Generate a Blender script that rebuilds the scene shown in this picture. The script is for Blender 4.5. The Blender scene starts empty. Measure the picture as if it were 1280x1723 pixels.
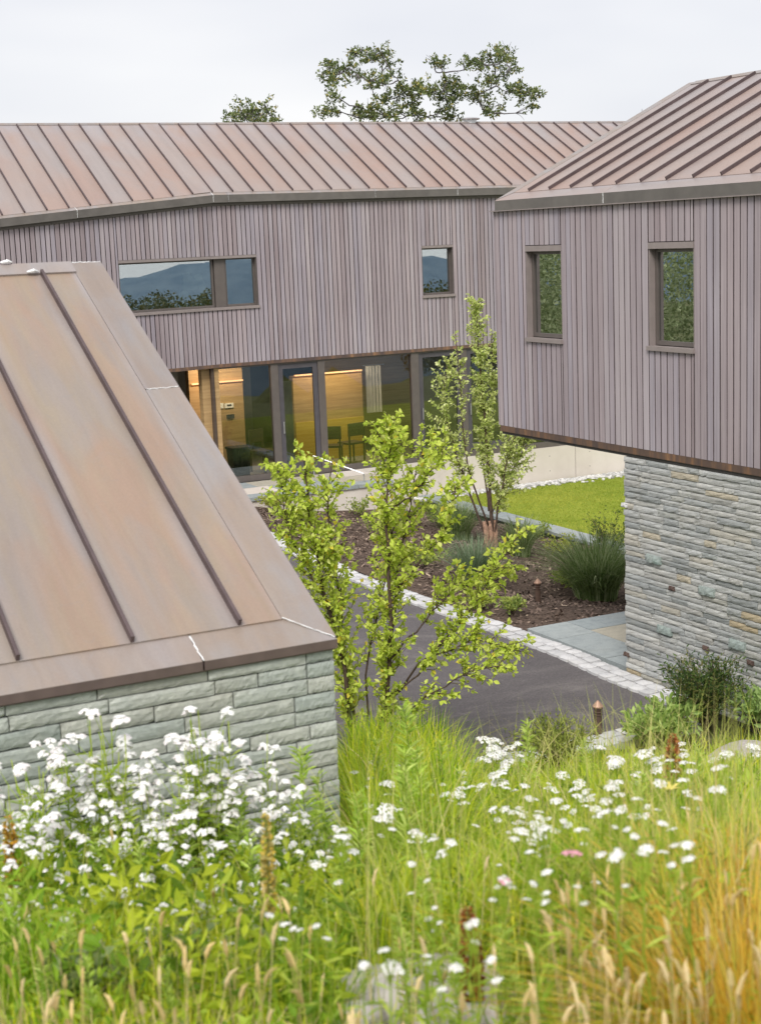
import bpy, math, random
import numpy as np
from mathutils import Vector, Matrix

random.seed(11)
rng = np.random.default_rng(11)
scene = bpy.context.scene
COL = scene.collection

# ---------------------------------------------------------------- camera
# world axes follow the buildings: x along the long facade, y away into the yard, z up; the camera is at the origin
FPX, PITCH, ROLL, YAW = 2576.6, math.radians(10.175), math.radians(-2.34), math.radians(26.79)
_B = np.array([[math.cos(YAW), math.sin(YAW), 0], [-math.sin(YAW), math.cos(YAW), 0], [0, 0, 1]])
_fw = np.array([0, math.cos(PITCH), -math.sin(PITCH)])
_up = np.array([0, math.sin(PITCH), math.cos(PITCH)])
_rt = np.array([1.0, 0, 0])
RT = _B @ (math.cos(ROLL) * _rt + math.sin(ROLL) * _up)
UP = _B @ (-math.sin(ROLL) * _rt + math.cos(ROLL) * _up)
FW = _B @ _fw
FH = np.array([FW[0], FW[1]]) / math.hypot(FW[0], FW[1])      # level forward
RH = np.array([FH[1], -FH[0]])                                # level right
cam_d = bpy.data.cameras.new('camera')
cam = bpy.data.objects.new('camera', cam_d)
COL.objects.link(cam)
cam.matrix_world = Matrix(((RT[0], UP[0], -FW[0], 0), (RT[1], UP[1], -FW[1], 0), (RT[2], UP[2], -FW[2], 0), (0, 0, 0, 1)))
cam_d.sensor_fit = 'VERTICAL'
cam_d.sensor_height = 36.0
cam_d.lens = FPX / 1723 * 36.0
cam_d.clip_start = 0.05
cam_d.clip_end = 20000
cam_d.dof.use_dof = True
cam_d.dof.focus_distance = 20.0
cam_d.dof.aperture_fstop = 5.6
scene.camera = cam

# ---------------------------------------------------------------- sky, sun, exposure
EXPOSURE = 1.05
SKY = 0.46
world = bpy.data.worlds.new('World')
scene.world = world
world.use_nodes = True
wn = world.node_tree.nodes
wl = world.node_tree.links
wn.clear()
SUN_DIR = Vector((-0.52, -0.62, 0.86)).normalized()           # towards the sun
w_out = wn.new('ShaderNodeOutputWorld')
w_add = wn.new('ShaderNodeAddShader')
w_sky = wn.new('ShaderNodeTexSky')
w_sky.sky_type = 'NISHITA'
w_sky.sun_disc = False
w_sky.sun_elevation = math.asin(SUN_DIR.z)
w_sky.sun_rotation = math.atan2(SUN_DIR.x, SUN_DIR.y)
w_b1 = wn.new('ShaderNodeBackground')
w_b1.inputs['Strength'].default_value = 0.005
wl.new(w_sky.outputs['Color'], w_b1.inputs['Color'])
w_tc = wn.new('ShaderNodeTexCoord')
w_map = wn.new('ShaderNodeMapping')
w_map.inputs['Scale'].default_value = (1.6, 1.6, 5.0)
w_no = wn.new('ShaderNodeTexNoise')
w_no.inputs['Scale'].default_value = 1.7
w_no.inputs['Detail'].default_value = 3.5
w_ra = wn.new('ShaderNodeValToRGB')
w_ra.color_ramp.elements[0].position = 0.30
w_ra.color_ramp.elements[0].color = (0.80, 0.81, 0.865, 1)
w_ra.color_ramp.elements[1].position = 0.68
w_ra.color_ramp.elements[1].color = (1.0, 0.99, 0.99, 1)
w_b2 = wn.new('ShaderNodeBackground')
w_b2.inputs['Strength'].default_value = SKY
wl.new(w_tc.outputs['Generated'], w_map.inputs['Vector'])
wl.new(w_map.outputs['Vector'], w_no.inputs['Vector'])
wl.new(w_no.outputs['Fac'], w_ra.inputs['Fac'])
wl.new(w_ra.outputs['Color'], w_b2.inputs['Color'])
wl.new(w_b1.outputs[0], w_add.inputs[0])
wl.new(w_b2.outputs[0], w_add.inputs[1])
wl.new(w_add.outputs[0], w_out.inputs['Surface'])
sun_d = bpy.data.lights.new('sun', 'SUN')
sun_d.energy = 1.5
sun_d.angle = math.radians(24)
sun_d.color = (1.0, 0.965, 0.91)
sun = bpy.data.objects.new('sun', sun_d)
sun.rotation_euler = SUN_DIR.to_track_quat('Z', 'Y').to_euler()
sun.location = SUN_DIR * 40
COL.objects.link(sun)
vs = scene.view_settings
vs.view_transform = 'Standard'
vs.look = 'None'
vs.gamma = 1.0
vs.exposure = EXPOSURE
vs.use_curve_mapping = False
cy = scene.cycles
cy.max_bounces = 8
cy.diffuse_bounces = 3
cy.glossy_bounces = 3
cy.transmission_bounces = 4
cy.transparent_max_bounces = 10
cy.use_denoising = True
cy.caustics_reflective = False
cy.caustics_refractive = False
cy.sample_clamp_indirect = 4.0


# ---------------------------------------------------------------- placing helpers
def ray(px, py):
    return FW + (px - 640) / FPX * RT - (py - 861.5) / FPX * UP


def at_z(px, py, z):
    r = ray(px, py)
    return r * (z / r[2])


def at_y(px, py, y):
    r = ray(px, py)
    return r * (y / r[1])


def at_d(px, py, d):
    """the point in that direction at level forward distance d"""
    r = ray(px, py)
    return r * (d / (r[0] * FH[0] + r[1] * FH[1]))


def hill_z(x, y):
    """height of the meadow bank"""
    x = np.asarray(x, float)
    y = np.asarray(y, float)
    d = x * FH[0] + y * FH[1]
    z = np.where(d > 2.9, -1.75 - 0.29 * (d - 2.9), -1.75 + 0.1 * (2.9 - d))
    z = np.where(d < -2, -1.26 - 0.3 * (-2 - d), z)
    z = z + 0.05 * np.sin(1.7 * x + 0.6) * np.cos(1.3 * y) + 0.03 * np.sin(3.1 * x - 2 * y)
    return np.maximum(z, -4.97 - 0.0 * d)


def on_hill(px, py, h=0.0):
    r = ray(px, py)
    for t in np.arange(1.5, 40, 0.02):
        p = r * t
        if p[2] < float(hill_z(p[0], p[1])) + h:
            return p - np.array([0, 0, h])
    return r * 14


# ---------------------------------------------------------------- object helpers
def tag(o, label=None, cat=None, group=None, kind=None):
    if label:
        o['label'] = label
    if cat:
        o['category'] = cat
    if group:
        o['group'] = group
    if kind:
        o['kind'] = kind
    return o


def empty(name, loc, label=None, cat=None, group=None, kind=None, rz=0.0):
    o = bpy.data.objects.new(name, None)
    o.empty_display_size = 0.2
    o.location = loc
    o.rotation_euler.z = rz
    COL.objects.link(o)
    return tag(o, label, cat, group, kind)


def link(name, me, parent=None, loc=(0, 0, 0), rot=(0, 0, 0), scale=(1, 1, 1)):
    o = bpy.data.objects.new(name, me)
    o.location = loc
    o.rotation_euler = rot
    o.scale = scale
    o.parent = parent
    COL.objects.link(o)
    return o


def mesh_np(name, V, polys, mat, cols=None, smooth=False):
    """polys: list of integer arrays (n,k)"""
    me = bpy.data.meshes.new(name)
    V = np.ascontiguousarray(V, dtype=np.float32)
    polys = [np.asarray(p, dtype=np.int32) for p in polys if len(p)]
    me.vertices.add(len(V))
    me.vertices.foreach_set('co', V.ravel())
    nl = sum(p.size for p in polys)
    npol = sum(len(p) for p in polys)
    me.loops.add(nl)
    me.polygons.add(npol)
    me.loops.foreach_set('vertex_index', np.concatenate([p.ravel() for p in polys]))
    starts = []
    s = 0
    for p in polys:
        starts.append(s + np.arange(len(p)) * p.shape[1])
        s += p.size
    me.polygons.foreach_set('loop_start', np.concatenate(starts).astype(np.int32))
    me.polygons.foreach_set('use_smooth', np.full(npol, bool(smooth)))
    if cols is not None:
        a = me.attributes.new('col', 'FLOAT_COLOR', 'POINT')
        c = np.ones((len(V), 4), dtype=np.float32)
        c[:, :3] = cols
        a.data.foreach_set('color', c.ravel())
    me.update(calc_edges=True)
    me.validate()
    if mat:
        me.materials.append(mat)
    return me


BOXF = np.array([[0, 1, 3, 2], [4, 6, 7, 5], [0, 4, 5, 1], [2, 3, 7, 6], [0, 2, 6, 4], [1, 5, 7, 3]])
BOXV = np.array([[x, y, z] for x in (-.5, .5) for y in (-.5, .5) for z in (-.5, .5)])


class MB:
    """collects pieces for ONE mesh"""
    def __init__(s):
        s.V, s.P, s.n, s.C = [], {}, 0, []

    def add(s, V, polys, col=None):
        V = np.asarray(V, float)
        for p in polys:
            p = np.asarray(p)
            if len(p):
                s.P.setdefault(p.shape[1], []).append(p + s.n)
        s.V.append(V)
        if col is not None:
            s.C.append(np.broadcast_to(np.asarray(col, float), (len(V), 3)))
        s.n += len(V)

    def box(s, c, size, rz=0.0, col=None):
        V = BOXV * np.asarray(size, float)
        if rz:
            ca, sa = math.cos(rz), math.sin(rz)
            V = np.column_stack([V[:, 0] * ca - V[:, 1] * sa, V[:, 0] * sa + V[:, 1] * ca, V[:, 2]])
        s.add(V + np.asarray(c, float), [BOXF], col)

    def span(s, x0, x1, y0, y1, z0, z1, col=None):
        s.box(((x0 + x1) / 2, (y0 + y1) / 2, (z0 + z1) / 2), (x1 - x0, y1 - y0, z1 - z0), 0, col)

    def slab(s, quad, t):
        """quad with thickness t below its own normal"""
        q = np.asarray(quad, float)
        n = np.cross(q[1] - q[0], q[2] - q[0])
        n = n / np.linalg.norm(n)
        k = len(q)
        V = np.vstack([q, q - n * t])
        s.add(V, [np.array([list(range(k))]), np.array([list(range(2 * k - 1, k - 1, -1))]),
                  np.array([[(i + 1) % k, i, k + i, k + (i + 1) % k] for i in range(k)])])

    def tube(s, pts, radii, sides=6, col=None):
        pts = np.asarray(pts, float)
        n = len(pts)
        radii = np.broadcast_to(np.asarray(radii, float), (n,))
        d = np.gradient(pts, axis=0)
        d /= np.linalg.norm(d, axis=1)[:, None] + 1e-9
        ref = np.array([0.3, 0.9, 0.1]) if abs(d[0][2]) > 0.8 else np.array([0, 0, 1.0])
        a = np.cross(d, ref)
        a /= np.linalg.norm(a, axis=1)[:, None] + 1e-9
        b = np.cross(d, a)
        th = np.arange(sides) / sides * 2 * math.pi
        V = (pts[:, None, :] + radii[:, None, None] * (np.cos(th)[None, :, None] * a[:, None, :] + np.sin(th)[None, :, None] * b[:, None, :])).reshape(-1, 3)
        i = np.arange(n - 1)[:, None] * sides
        j = np.arange(sides)[None, :]
        j2 = (j + 1) % sides
        q = np.stack([i + j, i + j2, i + sides + j2, i + sides + j], -1).reshape(-1, 4)
        caps = [np.array([list(range(sides - 1, -1, -1)), [(n - 1) * sides + k for k in range(sides)]])]
        s.add(V, [q] + caps, col)

    def mesh(s, name, mat, base=(0, 0, 0), smooth=False):
        V = np.vstack(s.V) - np.asarray(base, float)
        polys = [np.vstack(p) for p in s.P.values()]
        cols = np.vstack(s.C) if s.C else None
        return mesh_np(name, V, polys, mat, cols, smooth)

    def build(s, name, mat, parent=None, base=None, smooth=False):
        """parent an Empty without rotation: its location is taken off"""
        if base is None:
            base = world_loc(parent) if parent else (0, 0, 0)
        return link(name, s.mesh(name, mat, base, smooth), parent)


def world_loc(o):
    v = Vector((0, 0, 0))
    while o:
        v += o.location
        o = o.parent
    return np.array(v)


_unit = {}


def unit_box(mat):
    if mat.name not in _unit:
        _unit[mat.name] = mesh_np('block', BOXV, [BOXF], mat)
    return _unit[mat.name]


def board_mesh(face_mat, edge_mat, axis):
    """unit board: its long edges (faces across `axis`) are painted dark for the shade of the gaps"""
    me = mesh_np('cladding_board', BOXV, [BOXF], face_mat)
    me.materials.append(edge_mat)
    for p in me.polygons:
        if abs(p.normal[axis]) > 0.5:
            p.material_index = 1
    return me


def block(name, c, size, mat, parent, rz=0.0, me=None):
    """one box-like piece that shares its mesh with its kind"""
    return link(name, me or unit_box(mat), parent, Vector(c) - Vector(world_loc(parent)), (0, 0, rz), size)


# ---------------------------------------------------------------- materials
class Mat:
    def __init__(s, name, rough=0.6, metal=0.0, spec=0.5):
        s.m = bpy.data.materials.new(name)
        s.m.use_nodes = True
        s.nt = s.m.node_tree
        s.b = s.nt.nodes['Principled BSDF']
        s.b.inputs['Roughness'].default_value = rough
        s.b.inputs['Metallic'].default_value = metal
        s.b.inputs['Specular IOR Level'].default_value = spec
        s._pos = None

    def node(s, t, **kw):
        n = s.nt.nodes.new(t)
        for k, v in kw.items():
            setattr(n, k, v)
        return n

    def l(s, a, b):
        s.nt.links.new(a, b)

    def pos(s, scale=(1, 1, 1), offset_random=False):
        if s._pos is None:
            s._pos = s.node('ShaderNodeNewGeometry').outputs['Position']
        mp = s.node('ShaderNodeMapping')
        mp.inputs['Scale'].default_value = scale
        s.l(s._pos, mp.inputs['Vector'])
        if offset_random:
            oi = s.node('ShaderNodeObjectInfo')
            mu = s.node('ShaderNodeMath', operation='MULTIPLY')
            mu.inputs[1].default_value = 37.0
            s.l(oi.outputs['Random'], mu.inputs[0])
            s.l(mu.outputs[0], mp.inputs['Location'])
        return mp.outputs[0]

    def rand(s):
        return s.node('ShaderNodeObjectInfo').outputs['Random']

    def noise(s, scale, vec=None, detail=4.0, rough=0.55, dist=0.0):
        n = s.node('ShaderNodeTexNoise')
        n.inputs['Scale'].default_value = scale
        n.inputs['Detail'].default_value = detail
        n.inputs['Roughness'].default_value = rough
        n.inputs['Distortion'].default_value = dist
        s.l(vec if vec is not None else s.pos(), n.inputs['Vector'])
        return n.outputs['Fac']

    def ramp(s, fac, stops, interp='LINEAR'):
        r = s.node('ShaderNodeValToRGB')
        r.color_ramp.interpolation = interp
        e = r.color_ramp.elements
        while len(e) < len(stops):
            e.new(0.5)
        for i, (p, c) in enumerate(stops):
            e[i].position = p
            e[i].color = (*c, 1) if len(c) == 3 else c
        s.l(fac, r.inputs['Fac'])
        return r.outputs['Color']

    def mix(s, fac, a, b, mode='MIX'):
        n = s.node('ShaderNodeMix', data_type='RGBA', blend_type=mode)
        for v, k in ((fac, 0), (a, 6), (b, 7)):
            if isinstance(v, (int, float)):
                n.inputs[k].default_value = v
            elif isinstance(v, tuple):
                n.inputs[k].default_value = (*v, 1)
            else:
                s.l(v, n.inputs[k])
        return n.outputs[2]

    def color(s, c):
        if isinstance(c, tuple):
            s.b.inputs['Base Color'].default_value = (*c, 1)
        else:
            s.l(c, s.b.inputs['Base Color'])
        return s

    def roughness(s, r):
        s.l(r, s.b.inputs['Roughness'])

    def bump(s, fac, dist=0.01, strength=0.5):
        n = s.node('ShaderNodeBump')
        n.inputs['Distance'].default_value = dist
        n.inputs['Strength'].default_value = strength
        s.l(fac, n.inputs['Height'])
        s.l(n.outputs[0], s.b.inputs['Normal'])


def plain(name, c, rough=0.6, metal=0.0, var=0.12, scale=8.0, spec=0.5):
    m = Mat(name, rough, metal, spec)
    lo = tuple(x * (1 - var) for x in c)
    hi = tuple(min(1, x * (1 + var)) for x in c)
    m.color(m.ramp(m.noise(scale), [(0.3, lo), (0.7, hi)]))
    return m.m


def cladding_mat():
    m = Mat('weathered_cladding', 0.75, spec=0.3)
    base = m.ramp(m.rand(), [(0.0, (0.325, 0.275, 0.285)), (0.25, (0.37, 0.325, 0.34)), (0.5, (0.40, 0.345, 0.355)), (0.75, (0.37, 0.34, 0.375)), (1.0, (0.44, 0.395, 0.405))])
    streak = m.noise(1.0, m.pos((38, 38, 1.1), True), 3)
    blot = m.noise(1.1, m.pos((1, 1, 0.55)), 3)
    c = m.mix(0.8, base, m.ramp(streak, [(0.25, (0.76, 0.75, 0.76)), (0.75, (1.12, 1.12, 1.12))]), 'MULTIPLY')
    c = m.mix(0.8, c, m.ramp(blot, [(0.3, (0.86, 0.82, 0.84)), (0.7, (1.1, 1.08, 1.1))]), 'MULTIPLY')
    m.color(c)
    m.bump(m.noise(1.0, m.pos((110, 110, 2.5), True), 3), 0.003, 0.35)
    return m.m


def copper_mat(name, warm, cool, warm2, sc=1.0, rough=0.43, metal=0.25, streak=(0.5, 0.5, 0.5), edge=None, edge_f=0.6):
    m = Mat(name, rough, metal)
    n1 = m.noise(0.85 * sc, m.pos((streak[0] * 1.1, streak[1] * 1.6, streak[2] * 1.6), True), 4, 0.55, 0.7)
    n2 = m.noise(2.3 * sc, m.pos(streak, True), 4, 0.6, 0.3)
    c = m.mix(m.ramp(n1, [(0.42, (0, 0, 0)), (0.60, (1, 1, 1))]), warm, cool)
    c = m.mix(m.ramp(n2, [(0.40, (0, 0, 0)), (0.75, (0.8, 0.8, 0.8))]), c, warm2)
    # oxide edge: paler, bluer metal along the folded edges of each sheet
    g = m.node('ShaderNodeTexCoord').outputs['Generated']
    sx = m.node('ShaderNodeSeparateXYZ')
    m.l(g, sx.inputs[0])
    if edge is not None:
        if edge == 2:       # towards the ridge
            f = m.ramp(sx.outputs[2], [(0.55, (0, 0, 0)), (0.98, (1, 1, 1))])
        else:               # along both long edges of the sheet
            a = m.node('ShaderNodeMath', operation='SUBTRACT')
            m.l(sx.outputs[0], a.inputs[0])
            a.inputs[1].default_value = 0.5
            b = m.node('ShaderNodeMath', operation='ABSOLUTE')
            m.l(a.outputs[0], b.inputs[0])
            f = m.ramp(b.outputs[0], [(0.30, (0, 0, 0)), (0.5, (1, 1, 1))])
        ff = m.mix(1.0, f, m.ramp(m.noise(1.6, m.pos((1.4, .6, .6), True), 3), [(0.35, (0, 0, 0)), (0.65, (edge_f,) * 3)]), 'MULTIPLY')
        c = m.mix(ff, c, (0.37, 0.345, 0.36))
    c = m.mix(0.5 if edge == 0 else 0.28, c, m.ramp(m.rand(), [(0, (0.9, 0.9, 0.92)), (0.5, (1, 1, 1)), (1, (1.09, 1.06, 1.03))]), 'MULTIPLY')
    fine = m.noise(60 * sc, None, 3)
    c = m.mix(0.35, c, m.ramp(fine, [(0.35, (0.86, 0.86, 0.86)), (0.7, (1.08, 1.08, 1.08))]), 'MULTIPLY')
    spots = m.noise(7.0 * sc, m.pos((1, 1, 1), True), 5, 0.7, 1.2)
    c = m.mix(m.ramp(spots, [(0.60, (0, 0, 0)), (0.74, (0.40, 0.40, 0.40))]), c, (0.27, 0.245, 0.235))
    # water runs: narrow pale and dark streaks down the slope
    run = m.noise(1.0, m.pos(tuple(9 * sc if q == max(streak) else 0.9 * sc for q in streak), True), 4, 0.65, 0.4)
    c = m.mix(0.30, c, m.ramp(run, [(0.32, (0.80, 0.79, 0.79)), (0.5, (1, 1, 1)), (0.68, (1.13, 1.12, 1.10))]), 'MULTIPLY')
    cl = m.noise(3.4 * sc, m.pos((1, 1, 1), True), 5, 0.62, 1.8)
    c = m.mix(m.ramp(cl, [(0.56, (0, 0, 0)), (0.72, (0.28, 0.28, 0.28))]), c, cool)
    m.color(c)
    m.roughness(m.ramp(n2, [(0.3, (rough - .07,) * 3), (0.7, (rough + .1,) * 3)]))
    m.bump(m.noise(2.6 * sc, m.pos((1, 1, 1), True), 2), 0.008, 0.22)
    return m.m


def stone_mat(name, stops, stain, fine_scale=40, bump=0.012):
    m = Mat(name, 0.85, spec=0.25)
    base = m.ramp(m.rand(), stops)
    n = m.noise(9, m.pos((1, 1, 1.6), True), 5, 0.65, 0.4)
    c = m.mix(0.9, base, m.ramp(n, [(0.25, (0.76, 0.77, 0.78)), (0.5, (1, 1, 1)), (0.78, (1.15, 1.14, 1.12))]), 'MULTIPLY')
    s = m.noise(2.2, m.pos((1, 1, 1)), 4, 0.6)
    c = m.mix(m.ramp(s, [(0.55, (0, 0, 0)), (0.75, (0.45, 0.45, 0.45))]), c, stain)
    c = m.mix(0.5, c, m.ramp(m.noise(fine_scale * 2.2, None, 3), [(0.3, (0.75, 0.75, 0.75)), (0.7, (1.2, 1.2, 1.2))]), 'MULTIPLY')
    m.color(c)
    m.bump(m.noise(fine_scale, m.pos((0.55, 0.55, 2.6)), 6, 0.7), bump, 0.75)
    return m.m


def leaf_mat(name, trans=0.35, rough=0.5, gloss=0.02):
    """colour is each leaf's or blade's own ('col')"""
    m = bpy.data.materials.new(name)
    m.use_nodes = True
    nt = m.node_tree
    nt.nodes.clear()
    a = nt.nodes.new('ShaderNodeAttribute')
    a.attribute_name = 'col'
    d = nt.nodes.new('ShaderNodeBsdfDiffuse')
    t = nt.nodes.new('ShaderNodeBsdfTranslucent')
    g = nt.nodes.new('ShaderNodeBsdfGlossy')
    g.inputs['Roughness'].default_value = rough
    mx = nt.nodes.new('ShaderNodeMixShader')
    mx.inputs[0].default_value = trans
    m2 = nt.nodes.new('ShaderNodeMixShader')
    m2.inputs[0].default_value = gloss
    o = nt.nodes.new('ShaderNodeOutputMaterial')
    L = nt.links.new
    L(a.outputs['Color'], d.inputs['Color'])
    L(a.outputs['Color'], t.inputs['Color'])
    L(d.outputs[0], mx.inputs[1])
    L(t.outputs[0], mx.inputs[2])
    L(mx.outputs[0], m2.inputs[1])
    L(g.outputs[0], m2.inputs[2])
    L(m2.outputs[0], o.inputs['Surface'])
    return m


def single_leaf_mat(name, stops, trans=0.4):
    m = leaf_mat(name, trans)
    nt = m.node_tree
    a = [n for n in nt.nodes if n.type == 'ATTRIBUTE'][0]
    oi = nt.nodes.new('ShaderNodeObjectInfo')
    r = nt.nodes.new('ShaderNodeValToRGB')
    e = r.color_ramp.elements
    while len(e) < len(stops):
        e.new(0.5)
    for i, (p, c) in enumerate(stops):
        e[i].position = p
        e[i].color = (*c, 1)
    nt.links.new(oi.outputs['Random'], r.inputs['Fac'])
    for lk in list(a.outputs['Color'].links):
        nt.links.new(r.outputs['Color'], lk.to_socket)
    nt.nodes.remove(a)
    return m


def glass_mat(name, refl, tint=(0.8, 0.85, 0.82)):
    m = bpy.data.materials.new(name)
    m.use_nodes = True
    nt = m.node_tree
    nt.nodes.clear()
    t = nt.nodes.new('ShaderNodeBsdfTransparent')
    t.inputs['Color'].default_value = (*tint, 1)
    g = nt.nodes.new('ShaderNodeBsdfGlossy')
    g.inputs['Roughness'].default_value = 0.0
    g.inputs['Color'].default_value = (0.93, 0.97, 0.97, 1)
    lw = nt.nodes.new('ShaderNodeFresnel')
    lw.inputs['IOR'].default_value = 1.5
    ad = nt.nodes.new('ShaderNodeMath')
    ad.inputs[1].default_value = refl
    ad.use_clamp = True
    mx = nt.nodes.new('ShaderNodeMixShader')
    o = nt.nodes.new('ShaderNodeOutputMaterial')
    nt.links.new(lw.outputs[0], ad.inputs[0])
    nt.links.new(ad.outputs[0], mx.inputs[0])
    nt.links.new(t.outputs[0], mx.inputs[1])
    nt.links.new(g.outputs[0], mx.inputs[2])
    nt.links.new(mx.outputs[0], o.inputs['Surface'])
    return m


def emit_mat(name, c, s):
    m = Mat(name)
    m.color((0.5, 0.4, 0.3))
    m.b.inputs['Emission Color'].default_value = (*c, 1)
    m.b.inputs['Emission Strength'].default_value = s
    return m.m


M = {}
M['cladding'] = cladding_mat()
M['cladding_edge'] = plain('board_edge_gap_shade', (0.125, 0.10, 0.105), 0.85, 0, 0.25, 12)  # dark brown puts the shade between neighbouring boards into the colour
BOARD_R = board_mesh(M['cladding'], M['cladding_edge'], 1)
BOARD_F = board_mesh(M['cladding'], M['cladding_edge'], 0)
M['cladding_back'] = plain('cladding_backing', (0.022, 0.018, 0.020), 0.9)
M['copper_far'] = copper_mat('copper_sheet_pink', (0.375, 0.265, 0.225), (0.355, 0.305, 0.29), (0.39, 0.30, 0.26), 0.6, 0.45, 0.22, (0.6, 0.3, 0.3), 2, 0.8)
M['copper_near'] = copper_mat('copper_sheet_brown', (0.352, 0.248, 0.187), (0.312, 0.262, 0.232), (0.345, 0.278, 0.200), 1.8, 0.42, 0.22, (2.2, 0.32, 0.32), 0, 0.8)
M['copper_grey'] = copper_mat('copper_flashing_grey', (0.315, 0.255, 0.22), (0.315, 0.29, 0.285), (0.335, 0.265, 0.21), 2.0, 0.42, 0.25, (1.6, 0.4, 0.4), 0, 0.6)
M['fascia'] = plain('fascia_dark', (0.155, 0.14, 0.128), 0.5, 0.2, 0.15, 4)
M['fascia_near'] = plain('fascia_dark_copper', (0.165, 0.12, 0.112), 0.45, 0.3, 0.15, 12)
M['seam'] = plain('seam_dark', (0.105, 0.075, 0.076), 0.55, 0.2, 0.2, 8)  # oxidised brown, darkened further to include the seams' shaded side
M['sealant'] = plain('white_sealant', (0.82, 0.82, 0.82), 0.7)


def drip():
    m = Mat('copper_drip_strip', 0.4, 0.5)
    n = m.noise(1.0, m.pos((9, 9, 1.5)), 4, 0.6)
    m.color(m.ramp(n, [(0.30, (0.13, 0.095, 0.095)), (0.50, (0.20, 0.13, 0.105)), (0.62, (0.30, 0.17, 0.11)), (0.70, (0.42, 0.24, 0.14)), (0.78, (0.24, 0.18, 0.15))]))
    return m.m


M['drip'] = drip()
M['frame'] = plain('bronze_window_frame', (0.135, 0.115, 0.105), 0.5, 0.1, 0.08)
M['head'] = plain('bronze_head_trim', (0.29, 0.245, 0.235), 0.55, 0.1, 0.08)
M['dark_frame'] = plain('dark_window_frame', (0.085, 0.078, 0.088), 0.5)
M['screen'] = plain('grey_screen', (0.27, 0.25, 0.27), 0.8)
M['glass_up'] = glass_mat('reflective_glass', 0.40, (0.86, 0.92, 0.90))
M['glass_green'] = glass_mat('green_tinted_glass', 0.46, (0.55, 0.72, 0.60))
M['glass_low'] = glass_mat('clear_glass', 0.07, (0.86, 0.88, 0.84))
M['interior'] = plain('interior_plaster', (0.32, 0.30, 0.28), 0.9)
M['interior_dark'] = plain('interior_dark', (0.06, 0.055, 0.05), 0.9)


def wood(name, a, b):
    m = Mat(name, 0.5, spec=0.3)
    m.color(m.ramp(m.noise(1.0, m.pos((1.2, 1.2, 26)), 4, 0.6), [(0.3, a), (0.7, b)]))
    return m.m


M['wood'] = wood('honey_wood_panel', (0.36, 0.225, 0.10), (0.52, 0.35, 0.17))
M['wood_dark'] = wood('brown_door_wood', (0.07, 0.05, 0.04), (0.11, 0.08, 0.06))
M['slate_in'] = stone_mat('dark_slate_wall', [(0, (0.10, 0.105, 0.10)), (1, (0.17, 0.17, 0.165))], (0.1, 0.1, 0.1))
M['cove'] = emit_mat('lit_cove_strip', (1.0, 0.42, 0.14), 0.7)
M['stone_right'] = stone_mat('grey_ledge_stone', [(0.0, (0.30, 0.315, 0.315)), (0.3, (0.40, 0.41, 0.405)), (0.55, (0.46, 0.465, 0.455)), (0.75, (0.42, 0.415, 0.395)), (0.90, (0.50, 0.50, 0.48)), (0.965, (0.44, 0.41, 0.35)), (1.0, (0.36, 0.38, 0.375))], (0.36, 0.335, 0.28), 40, 0.006)
M['stone_tan'] = stone_mat('tan_ledge_stone', [(0.0, (0.44, 0.40, 0.32)), (1, (0.46, 0.41, 0.32))], (0.4, 0.36, 0.27))
M['stone_green'] = stone_mat('green_copper_stone', [(0.0, (0.31, 0.365, 0.345)), (1, (0.35, 0.385, 0.37))], (0.17, 0.36, 0.30))
M['stone_rust'] = stone_mat('rusty_ledge_stone', [(0.0, (0.085, 0.055, 0.05)), (1, (0.14, 0.095, 0.08))], (0.20, 0.15, 0.11))
M['stone_ochre'] = stone_mat('ochre_ledge_stone', [(0.0, (0.40, 0.33, 0.22)), (1, (0.42, 0.37, 0.28))], (0.40, 0.24, 0.09))
M['stone_left'] = stone_mat('greenish_ledge_stone', [(0.0, (0.32, 0.355, 0.325)), (0.3, (0.39, 0.42, 0.385)), (0.6, (0.42, 0.445, 0.405)), (0.8, (0.42, 0.425, 0.375)), (1.0, (0.47, 0.495, 0.455))], (0.33, 0.315, 0.26), 26, 0.005)
M['mortar'] = plain('recessed_joint', (0.115, 0.12, 0.115), 0.95)


def concrete():
    m = Mat('pale_concrete', 0.8, spec=0.3)
    n = m.noise(0.9, m.pos((1, 1, 1)), 5, 0.6)
    v = m.noise(1.0, m.pos((2.5, 2.5, 0.4)), 3)
    c = m.ramp(n, [(0.3, (0.60, 0.54, 0.48)), (0.7, (0.72, 0.66, 0.60))])
    c = m.mix(0.5, c, m.ramp(v, [(0.3, (0.9, 0.88, 0.86)), (0.7, (1.05, 1.05, 1.05))]), 'MULTIPLY')
    m.color(c)
    m.bump(m.noise(30, None, 4), 0.003, 0.4)
    return m.m


M['concrete'] = concrete()


def asphalt():
    m = Mat('asphalt', 0.85, spec=0.25)
    big = m.noise(0.9, m.pos((0.75, 1.3, 1)), 6, 0.7, 1.6)
    c = m.ramp(big, [(0.35, (0.115, 0.104, 0.107)), (0.52, (0.138, 0.125, 0.126)), (0.68, (0.205, 0.185, 0.178))])
    fine = m.noise(55, None, 3, 0.7)
    c = m.mix(0.8, c, m.ramp(fine, [(0.3, (0.6, 0.6, 0.6)), (0.65, (1.25, 1.25, 1.25))]), 'MULTIPLY')
    vo = m.node('ShaderNodeTexVoronoi')
    vo.inputs['Scale'].default_value = 15
    m.l(m.pos(), vo.inputs['Vector'])
    c = m.mix(m.ramp(vo.outputs['Distance'], [(0.0, (0.8, 0.8, 0.8)), (0.13, (0, 0, 0))]), c, m.mix(m.noise(9.0), (0.06, 0.055, 0.055), (0.55, 0.51, 0.48)))
    m.color(c)
    m.bump(fine, 0.008, 0.6)
    return m.m


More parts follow.
